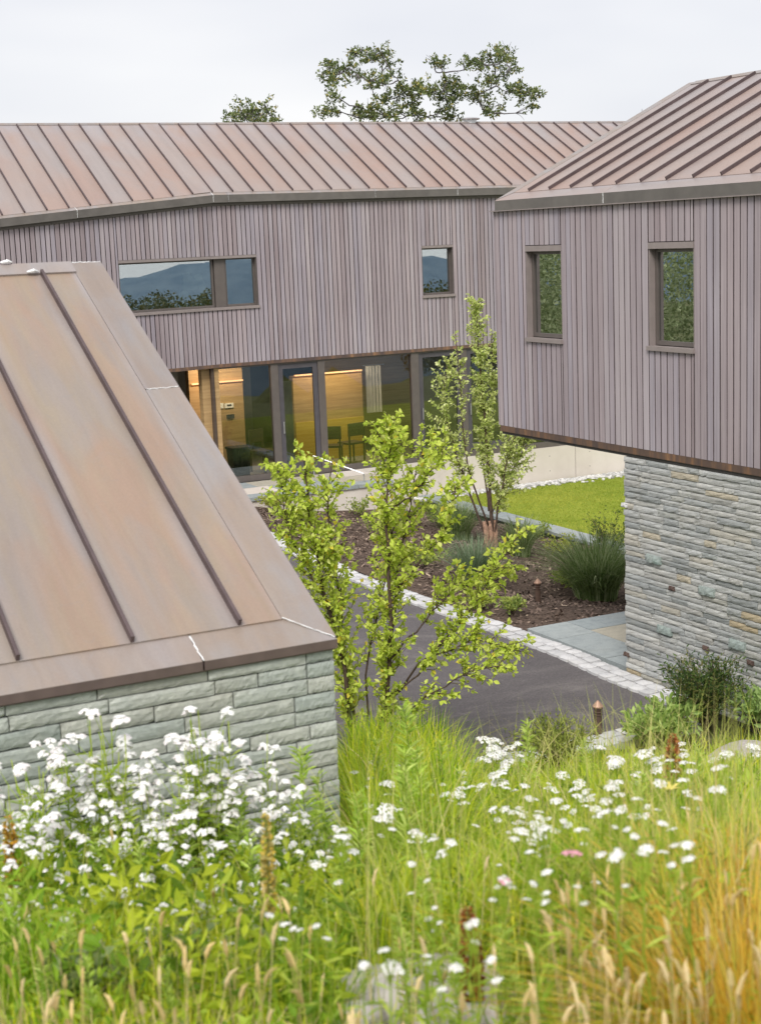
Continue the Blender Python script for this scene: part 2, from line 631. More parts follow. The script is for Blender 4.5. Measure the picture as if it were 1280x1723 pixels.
M['asphalt'] = asphalt()
M['granite'] = stone_mat('white_granite', [(0, (0.50, 0.495, 0.50)), (1, (0.66, 0.65, 0.655))], (0.5, 0.47, 0.43), 60, 0.006)
M['bluestone'] = stone_mat('bluestone_slab', [(0, (0.30, 0.335, 0.345)), (1, (0.37, 0.40, 0.40))], (0.36, 0.37, 0.35), 30, 0.002)
M['tan_slab'] = stone_mat('tan_stone_slab', [(0, (0.42, 0.39, 0.32)), (1, (0.50, 0.45, 0.36))], (0.40, 0.40, 0.36), 30, 0.002)


def mulch():
    m = Mat('bark_mulch', 0.95, spec=0.1)
    n = m.noise(22, None, 5, 0.7)
    b = m.noise(0.8, None, 3)
    c = m.ramp(n, [(0.3, (0.065, 0.048, 0.04)), (0.5, (0.125, 0.092, 0.076)), (0.7, (0.22, 0.16, 0.125))])
    m.color(m.mix(0.5, c, m.ramp(b, [(0.3, (0.8, 0.8, 0.8)), (0.7, (1.25, 1.2, 1.1))]), 'MULTIPLY'))
    m.bump(n, 0.04, 0.8)
    return m.m


M['mulch'] = mulch()
M['lawn_soil'] = Mat('lawn_sward', 0.95, spec=0.1)
_m = M['lawn_soil']
_m.color(_m.ramp(_m.noise(1.3, None, 4), [(0.3, (0.20, 0.26, 0.03)), (0.7, (0.30, 0.34, 0.05))]))
M['lawn_soil'] = _m.m
M['soil'] = plain('meadow_soil', (0.12, 0.13, 0.04), 0.95, 0, 0.4, 3)
M['leaf'] = leaf_mat('leaf', 0.45)
M['blade'] = leaf_mat('grass_blade', 0.35)
M['oak_leaf'] = leaf_mat('oak_leaf', 0.35)
M['petal'] = leaf_mat('white_petal', 0.15, 0.6, 0.03)
M['chip'] = leaf_mat('bark_chip', 0.0, 0.8, 0.02)
M['bark'] = plain('dark_bark', (0.085, 0.055, 0.04), 0.9, 0, 0.4, 30)
M['bark_oak'] = plain('grey_oak_bark', (0.13, 0.115, 0.12), 0.9, 0, 0.3, 20)
M['bark_peel'] = plain('peeling_birch_bark', (0.36, 0.22, 0.15), 0.9, 0, 0.5, 25)
M['rock'] = stone_mat('pale_boulder', [(0, (0.50, 0.455, 0.435)), (1, (0.60, 0.55, 0.535))], (0.40, 0.33, 0.29), 14, 0.02)
M['bollard'] = plain('bronze_bollard', (0.13, 0.085, 0.065), 0.45, 0.3, 0.15, 20)
M['bollard_cap'] = plain('copper_bollard_cap', (0.45, 0.28, 0.20), 0.45, 0.3, 0.15, 20)
M['steel'] = plain('brushed_steel', (0.62, 0.62, 0.62), 0.35, 0.7)
M['paper'] = plain('paper', (0.86, 0.85, 0.80), 0.9, 0, 0.05)
M['curtain'] = plain('white_curtain', (0.8, 0.8, 0.8), 0.9)
M['black'] = plain('black_plastic', (0.02, 0.02, 0.022), 0.5)


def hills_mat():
    m = Mat('hazy_far_forest', 0.95, spec=0.0)
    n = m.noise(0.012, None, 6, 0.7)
    m.color(m.ramp(n, [(0.3, (0.10, 0.145, 0.20)), (0.7, (0.17, 0.22, 0.27))]))  # distance haze is painted in as blue over the forest green
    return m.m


M['hills'] = hills_mat()
M['far_ground'] = plain('valley_ground', (0.08, 0.10, 0.05), 0.95, 0, 0.4, 0.02)


# ---------------------------------------------------------------- terrain
def terrain_z(x, y):
    x = np.asarray(x, float)
    y = np.asarray(y, float)
    d = x * FH[0] + y * FH[1]
    lat = x * RH[0] + y * RH[1]
    h = hill_z(x, y)
    fade = np.clip((np.abs(lat - 0) - 9) / 8, 0, 1)
    h = np.where(d < 14.05, h * (1 - fade) + np.minimum(h, -5.2 - 0.1 * np.maximum(np.abs(lat) - 9, 0)) * fade, h)
    yard = np.where(d > 14.0, np.where((y < 11.7) & (x < 9.7), -4.945, -5.02), h)
    slope = np.clip((x - 10) / 5.0, 0, 1)
    low = -5.08 - 0.95 * slope
    low = np.where(x > 9.5, low, -5.02)
    z = np.where(d > 14.1, np.minimum(yard, low), np.where(x > 10.6, np.minimum(yard, -5.06), yard))
    r = np.hypot(x - 8, y - 15)
    z = z - np.clip(r - 30, 0, 60) * 0.12 - np.clip(r - 90, 0, 600) * 0.2 - np.clip(r - 690, 0, 1500) * 0.02
    return z


def terrain():
    rings = np.concatenate([[0.0], np.geomspace(0.35, 40, 95), np.geomspace(44, 9000, 40)])
    nseg = 150
    th = np.arange(nseg) / nseg * 2 * math.pi
    X = 5 + rings[:, None] * np.cos(th)
    Y = 7 + rings[:, None] * np.sin(th)
    Z = terrain_z(X, Y)
    V = np.stack([X, Y, Z], -1).reshape(-1, 3)
    i = np.arange(len(rings) - 1)[:, None] * nseg
    j = np.arange(nseg)[None, :]
    q = np.stack([i + j, i + nseg + j, i + nseg + (j + 1) % nseg, i + (j + 1) % nseg], -1).reshape(-1, 4)
    me = mesh_np('terrain', V, [q], M['soil'], None, True)
    return tag(link('terrain', me), 'green bank and ground that carry the yard, sloping down from the camera', None, None, 'structure')


terrain()


def far_hills():
    n, k = 720, 9
    th = np.arange(n) / n * 2 * math.pi
    az = np.degrees(th)
    az = np.where(az > 180, az - 360, az)
    el = np.interp(az, [-180, -120, -75, -69, -67, -66, -63, -61.2, -60.8, -60.2, -57, -55.6, -53.5, -52, -48, -20, 40, 120, 180], [-.8, -.6, -.5, -.38, -.30, -.42, -.85, -.78, -.70, -.84, -1.3, -1.2, -.85, -.66, -.6, -.9, -.7, -.6, -.8])
    top = np.tan(np.radians(el)) * 3900 + 3 * np.sin(th * 61) + 2 * np.sin(th * 97 + 1)
    V = []
    for a in range(k):
        f = a / (k - 1)
        r = 3000 + 900 * f
        z = -330 + (top + 330) * math.sin(f * math.pi / 2)
        jit = rng.normal(0, 3.0, n) * (0.3 + f)
        V.append(np.stack([r * np.cos(th), r * np.sin(th), z + jit], -1))
    V.append(np.stack([5200 * np.cos(th), 5200 * np.sin(th), np.full(n, -340.0)], -1))
    V = np.vstack(V)
    i = np.arange(k)[:, None] * n
    j = np.arange(n)[None, :]
    q = np.stack([i + j, i + (j + 1) % n, i + n + (j + 1) % n, i + n + j], -1).reshape(-1, 4)
    tag(link('hills', mesh_np('hills', V, [q], M['hills'], None, True)), None, None, None, 'structure')


far_hills()


# ---------------------------------------------------------------- yard surfaces
def interp(v, pts):
    xs, ys = zip(*pts)
    return float(np.interp(v, xs, ys))


KI = [(9, 9.88), (13.6, 9.88), (14.6, 9.96), (16, 9.93), (18.8, 9.79), (20.2, 9.80), (22, 9.87), (24, 10.0), (27.3, 10.4)]   # inner line of the kerb


def driveway():
    vs_ = np.linspace(11.9, 27.2, 40)
    V, q = [], []
    for k, v in enumerate(vs_):
        V += [(5.2 - 0.05 * max(0, v - 16), v, -4.94), (interp(v, KI) - 0.15, v, -4.94)]
        if k:
            a = 2 * (k - 1)
            q.append((a, a + 1, a + 3, a + 2))
    tag(link('driveway', mesh_np('driveway', V, [q], M['asphalt'])), 'dark asphalt driveway between the three buildings', None, None, 'structure')


driveway()


def rough_block(seed, nx=3, ny=3, rnd=0.10, amp=0.022):
    """a worn cobble in the unit cube, top uneven"""
    r = np.random.default_rng(seed)
    xs = np.linspace(-.5, .5, nx + 1)
    V, q = [], []
    for i, x in enumerate(xs):
        for j, y in enumerate(xs):
            e = max(abs(x), abs(y)) > 0.49
            c = abs(x) > 0.49 and abs(y) > 0.49
            V.append((x * (0.93 if c else 1) + r.normal(0, amp * 0.4), y * (0.93 if c else 1) + r.normal(0, amp * 0.4), .5 - (rnd if e else 0) + r.normal(0, amp)))
    n = nx + 1
    for i in range(nx):
        for j in range(nx):
            q.append((i * n + j, (i + 1) * n + j, (i + 1) * n + j + 1, i * n + j + 1))
    ring = [i * n for i in range(n)] + [nx * n + j for j in range(1, n)] + [i * n + nx for i in range(nx - 1, -1, -1)] + [j for j in range(nx - 1, 0, -1)]
    b0 = len(V)
    for k in ring:
        V.append((V[k][0], V[k][1], -.5))
    m = len(ring)
    for k in range(m):
        q.append((ring[(k + 1) % m], ring[k], b0 + k, b0 + (k + 1) % m))
    return mesh_np('cobble', V, [q], M['granite'])


COB = [rough_block(s) for s in range(6)]
kerb = empty('kerb', (9.7, 18, -4.94), 'double row of pale granite cobbles edging the far side of the driveway', None, None, 'structure')
for row in (0, 1):
    v = 12.25 + 0.1 * row
    while v < 27.0:
        L = random.uniform(0.17, 0.25)
        ui = interp(v + L / 2, KI)
        dx = (interp(v + L, KI) - interp(v, KI)) / L
        c = (ui - 0.09 - 0.178 * row, v + L / 2, -4.955 + random.uniform(-.006, .006))
        block('cobble', c, (0.162, L - 0.016, 0.11), M['granite'], kerb, -math.atan(dx), random.choice(COB))
        v += L
kerb2 = empty('kerb', (7.4, 12, -4.94), 'row of pale granite cobbles edging the driveway below the meadow', None, None, 'structure')
for row in (0, 1):
    u = 5.3
    while u < 9.4:
        L = random.uniform(0.18, 0.26)
        block('cobble', (u + L / 2, 11.98 - 0.178 * row + 0.02 * math.sin(u * 3), -4.985), (L - 0.014, 0.165, 0.13), M['granite'], kerb2, 0, random.choice(COB))
        u += L

# paved court under the overhang: bluestone borders, tan flags inside
paving = empty('paving', (11.5, 14.8, -4.94), 'bluestone and tan stone flags beside the grey stone wall', None, None, 'structure')
mb = MB()
mb.span(10.0, 15.6, 9.5, 15.9, -5.3, -4.99)
mb.build('paving_bed', M['mortar'], paving)


def flag(x0, x1, y0, y1, mat, parent, z=-4.925, t=0.06):
    g = 0.006
    block('paving_slab', ((x0 + x1) / 2, (y0 + y1) / 2, z - t / 2 + random.uniform(-.002, .002)), (x1 - x0 - 2 * g, y1 - y0 - 2 * g, t), mat, parent)


for a, b in ((15.9, 15.25), (15.25, 14.22), (14.22, 13.3), (13.3, 12.3)):
    flag(10.02, 10.62, b, a, M['bluestone'], paving)
for a, b in ((10.62, 11.7), (11.7, 12.7), (12.7, 13.7), (13.7, 14.7), (14.7, 15.5)):
    flag(a, b, 15.38, 15.9, M['bluestone'], paving)
for x0, x1, y0, y1, t in ((10.62, 11.45, 14.55, 15.38, 1), (10.62, 11.2, 13.75, 14.55, 1), (11.2, 12.0, 13.75, 14.55, 1), (11.45, 12.3, 14.95, 15.38, 0), (11.45, 12.3, 14.55, 14.95, 1), (12.3, 13.3, 14.55, 15.38, 1), (12.0, 13.0, 13.75, 14.55, 0), (13.3, 14.4, 14.4, 15.38, 1), (13.0, 14.2, 13.4, 14.4, 1)):
    flag(x0, x1, y0, y1, M['tan_slab'] if t else M['bluestone'], paving)


def bed_z(x, y):
    return -4.945 - 0.142 * np.maximum(np.asarray(x) - 10.1, 0) + 0.035 * np.sin(1.9 * np.asarray(x) + 0.7 * np.asarray(y)) + 0.03 * np.sin(2.3 * np.asarray(y))


def bed():
    nx, ny = 40, 70
    V = []
    for j in range(ny + 1):
        v = 15.92 + (27.35 - 15.92) * j / ny
        for i in range(nx + 1):
            u0 = interp(v, KI) - 0.08
            u = u0 + (15.62 - u0) * i / nx
            V.append((u, v, float(bed_z(u, v))))
    q = [(j * (nx + 1) + i, j * (nx + 1) + i + 1, (j + 1) * (nx + 1) + i + 1, (j + 1) * (nx + 1) + i) for j in range(ny) for i in range(nx)]
    o = tag(link('planting_bed', mesh_np('planting_bed', V, [q], M['mulch'], None, True)), 'brown bark mulch bed between kerb and lawn', None, None, 'structure')
    n = 15000
    x = rng.uniform(9.95, 15.6, n)
    y = rng.uniform(15.95, 27.2, n)
    z = bed_z(x, y) + 0.012
    s = rng.uniform(0.010, 0.034, n)
    w = s * rng.uniform(0.25, 0.6, n)
    a = rng.uniform(0, 6.28, n)
    tl = rng.normal(0, 0.35, n)
    d = np.stack([np.cos(a), np.sin(a), tl], -1) * s[:, None]
    e = np.stack([-np.sin(a), np.cos(a), rng.normal(0, 0.35, n)], -1) * w[:, None]
    p = np.stack([x, y, z + np.abs(tl) * s * 0.4], -1)
    V = np.stack([p - d - e, p + d - e, p + d + e, p - d + e], 1).reshape(-1, 3)
    pal = np.array([(0.125, 0.09, 0.073), (0.19, 0.135, 0.11), (0.28, 0.205, 0.16), (0.085, 0.063, 0.053), (0.44, 0.34, 0.26)])
    c = pal[rng.choice(5, n, p=[.34, .3, .17, .14, .05])] * rng.uniform(0.8, 1.2, (n, 1))
    c = np.repeat(c, 4, 0)
    tag(link('bark_chips', mesh_np('bark_chips', V, [np.arange(4 * n).reshape(-1, 4)], M['chip'], c)), 'loose brown bark chips covering the planting bed', None, None, 'stuff')


bed()


def mesh_blades(base, h, w, ang, bend, col, segs=3, width_dir=None):
    """curved tapering blades; base (n,3)"""
    n = len(base)
    t = np.linspace(0, 1, segs + 1)
    dirx = np.stack([np.cos(ang), np.sin(ang), np.zeros(n)], -1)
    side_a = ang + math.pi / 2 + rng.normal(0, 0.5, n) if width_dir is None else width_dir
    side = np.stack([np.cos(side_a), np.sin(side_a), np.zeros(n)], -1)
    hor = (bend * h)[:, None] * (t ** 2)[None, :]
    ver = h[:, None] * (t - 0.35 * np.minimum(bend, 1.2)[:, None] * t ** 2.5)
    P = base[:, None, :] + hor[..., None] * dirx[:, None, :]
    P[..., 2] += ver
    wid = w[:, None] * np.array([(1 - 0.75 * x ** 1.6) for x in t])[None, :]
    A = P - side[:, None, :] * wid[..., None] / 2
    B = P + side[:, None, :] * wid[..., None] / 2
    V = np.concatenate([A[:, :-1], B[:, :-1], P[:, -1:]], 1)          # segs A, segs B, tip
    k = 2 * segs + 1
    o = np.arange(n)[:, None] * k
    quads = []
    for s in range(segs - 1):
        quads.append(np.concatenate([o + s, o + segs + s, o + segs + s + 1, o + s + 1], 1))
    tris = np.concatenate([o + segs - 1, o + 2 * segs - 1, o + 2 * segs], 1)
    tt = np.concatenate([t[:-1], t[:-1], t[-1:]])
    C = col[:, None, :] * np.ones((1, k, 1))
    return V.reshape(-1, 3), ([np.vstack(quads)] if quads else []) + [tris], C.reshape(-1, 3), tt


def pick(pal, n, p=None, var=0.15):
    pal = np.asarray(pal, float)
    c = pal[rng.choice(len(pal), n, p=p)]
    return c * rng.uniform(1 - var, 1 + var, (n, 1))


def lawn():
    V = [(15.8, 12, -5.66), (27, 12, -5.66), (27, 29.2, -5.66), (15.8, 29.2, -5.66)]
    tag(link('lawn', mesh_np('lawn', V, [[(0, 1, 2, 3)]], M['lawn_soil'])), 'level bright green lawn below the pale concrete wall', None, None, 'structure')
    n = 60000
    x = rng.uniform(16.2, 23.5, n)
    y = rng.uniform(17, 28.8, n)
    patch = np.sin(1.1 * x + 0.5 * y) * np.sin(0.9 * y - 0.3 * x + 1) + rng.normal(0, 0.5, n)
    c = np.where((patch > 0.25)[:, None], np.array([0.46, 0.47, 0.07]), np.array([0.29, 0.37, 0.04])) * rng.uniform(0.8, 1.2, (n, 1))
    V, P, C, _ = mesh_blades(np.stack([x, y, np.full(n, -5.665)], -1), rng.uniform(0.03, 0.06, n), rng.uniform(0.010, 0.016, n), rng.uniform(0, 6.28, n), rng.uniform(0.2, 1.0, n), c, 1)
    tag(link('lawn_grass', mesh_np('lawn_grass', V, P, M['blade'], C)), 'short mown green grass of the lawn', None, None, 'stuff')


lawn()


def pebble_mesh(seed, mat):
    r = np.random.default_rng(seed)
    g = (1 + 5 ** .5) / 2
    V = np.array([(-1, g, 0), (1, g, 0), (-1, -g, 0), (1, -g, 0), (0, -1, g), (0, 1, g), (0, -1, -g), (0, 1, -g), (g, 0, -1), (g, 0, 1), (-g, 0, -1), (-g, 0, 1)]) / 1.9
    F = [(0, 11, 5), (0, 5, 1), (0, 1, 7), (0, 7, 10), (0, 10, 11), (1, 5, 9), (5, 11, 4), (11, 10, 2), (10, 7, 6), (7, 1, 8), (3, 9, 4), (3, 4, 2), (3, 2, 6), (3, 6, 8), (3, 8, 9), (4, 9, 5), (2, 4, 11), (6, 2, 10), (8, 6, 7), (9, 8, 1)]
    return V * r.uniform(0.8, 1.2, V.shape), np.array(F)


def pebbles():
    mb = MB()
    for k in range(1500):
        V, F = pebble_mesh(k % 9, None)
        s = random.uniform(0.025, 0.055)
        x, y = random.uniform(15.5, 23.5), 29.08 - abs(random.gauss(0, 0.2))
        col = np.array([0.55, 0.54, 0.52]) * random.uniform(0.55, 1.35)
        a = random.uniform(0, 6.28)
        R = np.array([[math.cos(a), -math.sin(a), 0], [math.sin(a), math.cos(a), 0], [0, 0, 1]])
        mb.add((V * s * np.array([1.2, 0.9, 0.7])) @ R.T + np.array([x, y, -5.645]), [F], np.clip(col, 0, .85))
    o = mb.build('pebbles', M['chip'])
    tag(o, 'strip of pale pebbles along the foot of the concrete wall', None, None, 'stuff')


pebbles()

rw = empty('retaining_wall', (15.8, 23, -5.9), 'low bluestone capped edging wall between mulch bed and lawn', 'garden wall')
mb = MB()
mb.span(15.72, 15.98, 14.0, 29.1, -6.2, -5.668)
mb.build('wall_body', M['slate_in'], rw)
v = 14.0
while v < 29.0:
    L = min(random.uniform(1.1, 1.5), 29.12 - v)
    if L > 0.2:
        block('cap_stone', (15.86, v + L / 2, -5.635), (0.42, L - 0.012, 0.06), M['bluestone'], rw)
    v += L

terrace = empty('terrace', (11, 28.2, -4.9), 'pale stone terrace outside the glazed entrance', None, None, 'structure')
mb = MB()
mb.span(6.5, 14.15, 27.3, 29.12, -5.9, -4.945)
mb.build('terrace_bed', M['concrete'], terrace)
for j, (y0, y1) in enumerate(((27.26, 27.66), (27.66, 28.4), (28.4, 29.1))):
    x = 6.4 - 0.3 * j
    while x < 14.1:
        L = random.choice((0.8, 1.1, 1.4))
        x1 = min(x + L, 14.2)
        if x1 - x > 0.15:
            flag(x, x1, y0, y1, M['bluestone'] if j == 0 else random.choice((M['tan_slab'], M['bluestone'], M['concrete'])), terrace, -4.87, 0.075)
        x = x1


# ---------------------------------------------------------------- stone pieces
def ledge_stone(seed, nx, nz, amp, mat, round_=0.07):
    """a split-faced stone in the unit box; its rough face looks along -y"""
    r = np.random.default_rng(seed)
    V, q = [], []
    xs = np.linspace(-.5, .5, nx + 1)
    zs = np.linspace(-.5, .5, nz + 1)
    tilt = r.normal(0, 0.05)
    for i, x in enumerate(xs):
        for j, z in enumerate(zs):
            e = (i in (0, nx)) or (j in (0, nz))
            y = -.5 + abs(r.normal(0, amp)) + tilt * z
            if e:
                y += round_ + abs(r.normal(0, amp * 0.6))
            zz = z
            if j == nz:
                zz = z - abs(r.normal(0, 0.02))
            if j == 0:
                zz = z + abs(r.normal(0, 0.025))
            V.append((x + (r.normal(0, .02) if not e else 0), y, zz))
    n = nz + 1
    for i in range(nx):
        for j in range(nz):
            q.append((i * n + j, (i + 1) * n + j, (i + 1) * n + j + 1, i * n + j + 1))
    ring = [i * n for i in range(nx + 1)] + [nx * n + j for j in range(1, n)] + [i * n + nz for i in range(nx - 1, -1, -1)] + [j for j in range(nz - 1, 0, -1)]
    b0 = len(V)
    for k in ring:
        V.append((V[k][0], .5, V[k][2]))
    m = len(ring)
    for k in range(m):
        q.append((ring[(k + 1) % m], ring[k], b0 + k, b0 + (k + 1) % m))
    return mesh_np('stone', V, [q], mat)


def stone_set(mat, nx, nz, amp, k=7, s0=0, rnd=0.07):
    return [ledge_stone(s0 + i, nx, nz, amp, mat, rnd) for i in range(k)]


# ---------------------------------------------------------------- left building (nearest): copper roof and stone wall
LT = math.tan(math.radians(28))
LE_V, LE_Z, LR_V = 5.35, -1.562, 8.15


def lz(v):
    return LE_Z + (v - LE_V) * LT


left = empty('stone_garage', (0.5, 6.8, -4.97), 'nearest low stone building with a brown copper standing seam roof', 'building')
mb = MB()
mb.span(-3.4, 2.44, 5.43, 10.9, -5.3, -1.66)
mb.build('wall_core', M['mortar'], left)
mb = MB()
mb.add([(2.43, 5.43, -1.66), (2.43, 10.9, -1.66), (2.43, 8.15, lz(8.15) - .06), (-3.4, 5.43, -1.66), (-3.4, 10.9, -1.66), (-3.4, 8.15, lz(8.15) - .06)], [[(0, 1, 2), (3, 5, 4)], [(0, 2, 5, 3), (1, 4, 5, 2)]])
mb.build('gable', M['mortar'], left)
STL = stone_set(M['stone_left'], 16, 4, 0.020, 10, 40, 0.045)
z = -1.602
row = 0
mbs = MB()
while z > -3.0:
    hgt = random.uniform(0.056, 0.067) if row else 0.05
    u = 2.478 + 0.0
    first = True
    while u > -1.6:
        L = random.uniform(0.17, 0.46) if not first else random.choice((0.075, 0.18, 0.30, 0.12))
        first = False
        c = (u - L / 2, 5.405 + random.uniform(-.005, .006), z - hgt / 2)
        if u > 0.75:
            block('stone', c, (L - 0.005, 0.075, hgt - 0.004), M['stone_left'], left, 0, random.choice(STL))
        else:
            mbs.box(c, (L - 0.006, 0.06, hgt - 0.005))
        u -= L
    z -= hgt
    row += 1
tag(mbs.build('stone', M['stone_left'], left), kind='stuff')
mb = MB()
mb.span(-3.4, 2.47, 5.37, 5.425, -5.3, z)
mb.build('wall_base', M['stone_left'], left)
# stones of the gable side, seen only from the right
mb = MB()
mb.span(2.442, 2.478, 5.44, 10.9, -5.3, -1.62)
mb.build('side_wall', M['stone_left'], left)
LS = [2.134 - 0.4395 * k for k in range(13)]
edges = [2.315] + LS
for a, b in zip(edges[:-1], edges[1:]):
    mb = MB()
    v0, v1 = 5.495, 8.055
    mb.slab([(b, v0, lz(v0)), (a, v0, lz(v0)), (a, v1, lz(v1)), (b, v1, lz(v1))], 0.012)
    mb.build('roof_panel', M['copper_near'], left)
for u in LS[:-1]:
    mb = MB()
    v0, v1 = 5.497, 8.06
    hs = 0.03
    n = np.array([0, -math.sin(math.radians(28)), math.cos(math.radians(28))])
    a, b = np.array([u, v0, lz(v0)]), np.array([u, v1, lz(v1)])
    w = np.array([0.007, 0, 0])
    mb.add([a - w, a + w, b + w, b - w, a - w + n * hs, a + w + n * hs, b + w + n * hs, b - w + n * hs], [[(4, 5, 6, 7), (0, 1, 5, 4), (1, 2, 6, 5), (2, 3, 7, 6), (3, 0, 4, 7), (3, 2, 1, 0)]])
    mb.build('roof_seam', M['seam'], left)
# eave flashing in lengths with white joints, 8 mm below the pans
for x0, x1 in ((-3.4, -0.6), (-0.596, 1.919), (1.927, 2.487)):
    mb = MB()
    lo = 0.008
    if x1 > 2.4:
        q = [(x0, LE_V, LE_Z), (x1, LE_V, LE_Z), (2.317, 5.51, lz(5.51) - lo), (x0, 5.51, lz(5.51) - lo)]
    else:
        q = [(x0, LE_V, LE_Z), (x1, LE_V, LE_Z), (x1, 5.51, lz(5.51) - lo), (x0, 5.51, lz(5.51) - lo)]
    mb.slab(q, 0.006)
    mb.build('eave_flashing', M['copper_grey'], left)
    mb = MB()
    mb.span(x0, x1, LE_V, LE_V + 0.015, LE_Z - 0.037, LE_Z - 0.0015)
    mb.build('fascia', M['fascia_near'], left)
mb = MB()
mb.span(-3.4, 2.484, LE_V + 0.012, LE_V + 0.05, LE_Z - 0.045, LE_Z - 0.038)
mb.build('fascia_lip', M['fascia_near'], left)
# verge flashing in two lengths
for v0, v1 in ((5.36, 7.018), (7.024, 8.15)):
    mb = MB()
    up = 0.002
    if v0 < 5.5:
        q = [(2.3165, 5.5, lz(5.5) + up), (2.487, v0, lz(v0) + up), (2.487, v1, lz(v1) + up), (2.3165, v1, lz(v1) + up)]
    else:
        q = [(2.3165, v0, lz(v0) + up), (2.487, v0, lz(v0) + up), (2.487, v1, lz(v1) + up), (2.3165, v1, lz(v1) + up)]
    mb.slab(q, 0.012)
    mb.build('verge_flashing', M['copper_grey'], left)
mb = MB()
mb.slab([(-3.4, 8.05, lz(8.05) + .012), (2.32, 8.05, lz(8.05) + .012), (2.32, 8.15, lz(8.15) + .012), (-3.4, 8.15, lz(8.15) + .012)], 0.01)
mb.build('ridge_cap', M['copper_grey'], left)
mb = MB()
mb.slab([(-3.4, 8.152, lz(8.15)), (2.487, 8.152, lz(8.15)), (2.487, 10.95, LE_Z), (-3.4, 10.95, LE_Z)], 0.02)
mb.build('roof_back', M['copper_near'], left)
mb = MB()   # underside of the roof deck
mb.slab([(-3.4, 5.37, LE_Z - .02), (2.47, 5.37, LE_Z - .02), (2.47, 8.14, lz(8.14) - .02), (-3.4, 8.14, lz(8.14) - .02)], 0.03)
mb.build('roof_deck', M['seam'], left)


def bead(pts, r, parent):
    """a wavering bead of white sealant"""
    p0, p1 = np.array(pts[0]), np.array(pts[1])
    n = 14
    r *= 0.72
    P = np.array([p0 + (p1 - p0) * t + rng.normal(0, r * 0.35, 3) for t in np.linspace(0, 1, n)])
    mb = MB()
    mb.tube(P, r * rng.uniform(0.6, 1.25, n), 6)
    return mb.build('sealant_joint', M['sealant'], parent)


bead(((1.923, LE_V, LE_Z + .001), (1.923, 5.49, lz(5.49) - .006)), 0.0045, left)
bead(((2.481, 5.362, LE_Z + .006), (2.318, 5.50, lz(5.5) + .002)), 0.003, left)
bead(((2.325, 7.021, lz(7.021) + .003), (2.484, 7.021, lz(7.021) + .003)), 0.0035, left)
bead(((2.33, 8.16, lz(8.15) + .004), (2.485, 8.158, lz(8.15) + .002)), 0.004, left)
for u, v in ((2.09, 8.05), (1.98, 8.15)):
    mb = MB()
    mb.tube([(u - .035, v - .005, lz(v) + .02), (u, v - .01, lz(v) + .026), (u + .025, v, lz(v) + .02)], [0.006, 0.012, 0.005], 6)
    mb.build('sealant_dab', M['sealant'], left)

# ---------------------------------------------------------------- right building: cladding over a grey stone wall
RT_T = math.tan(math.radians(25.5))
RE_U, RE_Z, RR_U = 9.86, 0.372, 12.8


def rz_(u):
    return RE_Z + (u - RE_U) * RT_T


right = empty('clad_house', (12.5, 12, -4.95), 'timber clad house on a grey stone base with two narrow windows', 'building')
BX = 9.90                                   # face of the boards
WINS_R = [(14.795, 15.54, -1.29, -0.165), (12.42, 13.165, -1.287, -0.162)]


def pieces(lo, hi, a, b, wins):
    """vertical runs of a board between a and b (along the wall) that miss the openings"""
    runs = [(lo, hi)]
    for (w0, w1, z0, z1) in wins:
        if a < w1 - 0.012 and b > w0 + 0.012:
            runs = [r for (p, q) in runs for r in ((p, min(q, z0)), (max(p, z1), q)) if r[1] - r[0] > 0.03]
    return runs


mbc = MB()
cut = sorted([w for W in WINS_R for w in W[:2]])
v = 16.215
k = 0
while v > 7.0:
    stop = max([c for c in cut if c < v - 0.02] + [-99])
    w = 0.1005 * random.choice((0.97, 1.0, 1.0, 1.03))
    if stop > v - w - 0.035:
        w = v - stop
    a, b = v - w, v
    mid = (a + b) / 2
    for z0, z1 in pieces(-2.36, 0.262, a, b, WINS_R):
        if v > 10.2:
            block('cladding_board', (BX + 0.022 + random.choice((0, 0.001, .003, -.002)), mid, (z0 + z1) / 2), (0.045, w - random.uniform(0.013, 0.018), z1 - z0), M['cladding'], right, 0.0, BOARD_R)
        mbc.span(BX + 0.058, BX + 0.17, a, b, z0, z1)
    v -= w
    k += 1
mbc.build('wall_core', M['cladding_back'], right)
mb = MB()
mb.span(15.2, 15.4, 7.0, 16.2, -2.4, 0.26)
mb.span(BX + 0.172, 15.198, 16.05, 16.19, -2.4, 0.26)
mb.span(BX + 0.172, 15.198, 7.0, 7.1, -2.4, 0.26)
mb.build('outer_walls', M['cladding_back'], right)
mb = MB()
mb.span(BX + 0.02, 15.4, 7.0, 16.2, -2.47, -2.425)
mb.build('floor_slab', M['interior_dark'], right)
mb = MB()
mb.add([(BX + .03, 16.19, .262), (15.4, 16.19, .262), (12.8, 16.19, rz_(12.8) - .05), (BX + .03, 7, .262), (15.4, 7, .262), (12.8, 7, rz_(12.8) - .05)], [[(0, 2, 1), (3, 4, 5)], [(0, 1, 4, 3)]])
mb.build('gable', M['cladding_back'], right)
mb = MB()
mb.span(BX + 0.002, BX + 0.03, 7.0, 16.218, -2.435, -2.362)
mb.build('drip_strip', M['drip'], right)
mb = MB()   # corner board
mb.span(BX - 0.002, BX + 0.05, 16.217, 16.24, -2.36, 0.262)
mb.build('corner_board', M['cladding'], right)
# inside: a plain room, pale blind edge, dark rear wall
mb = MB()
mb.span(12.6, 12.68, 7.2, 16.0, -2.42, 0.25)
mb.build('room_partition', M['interior_dark'], right)


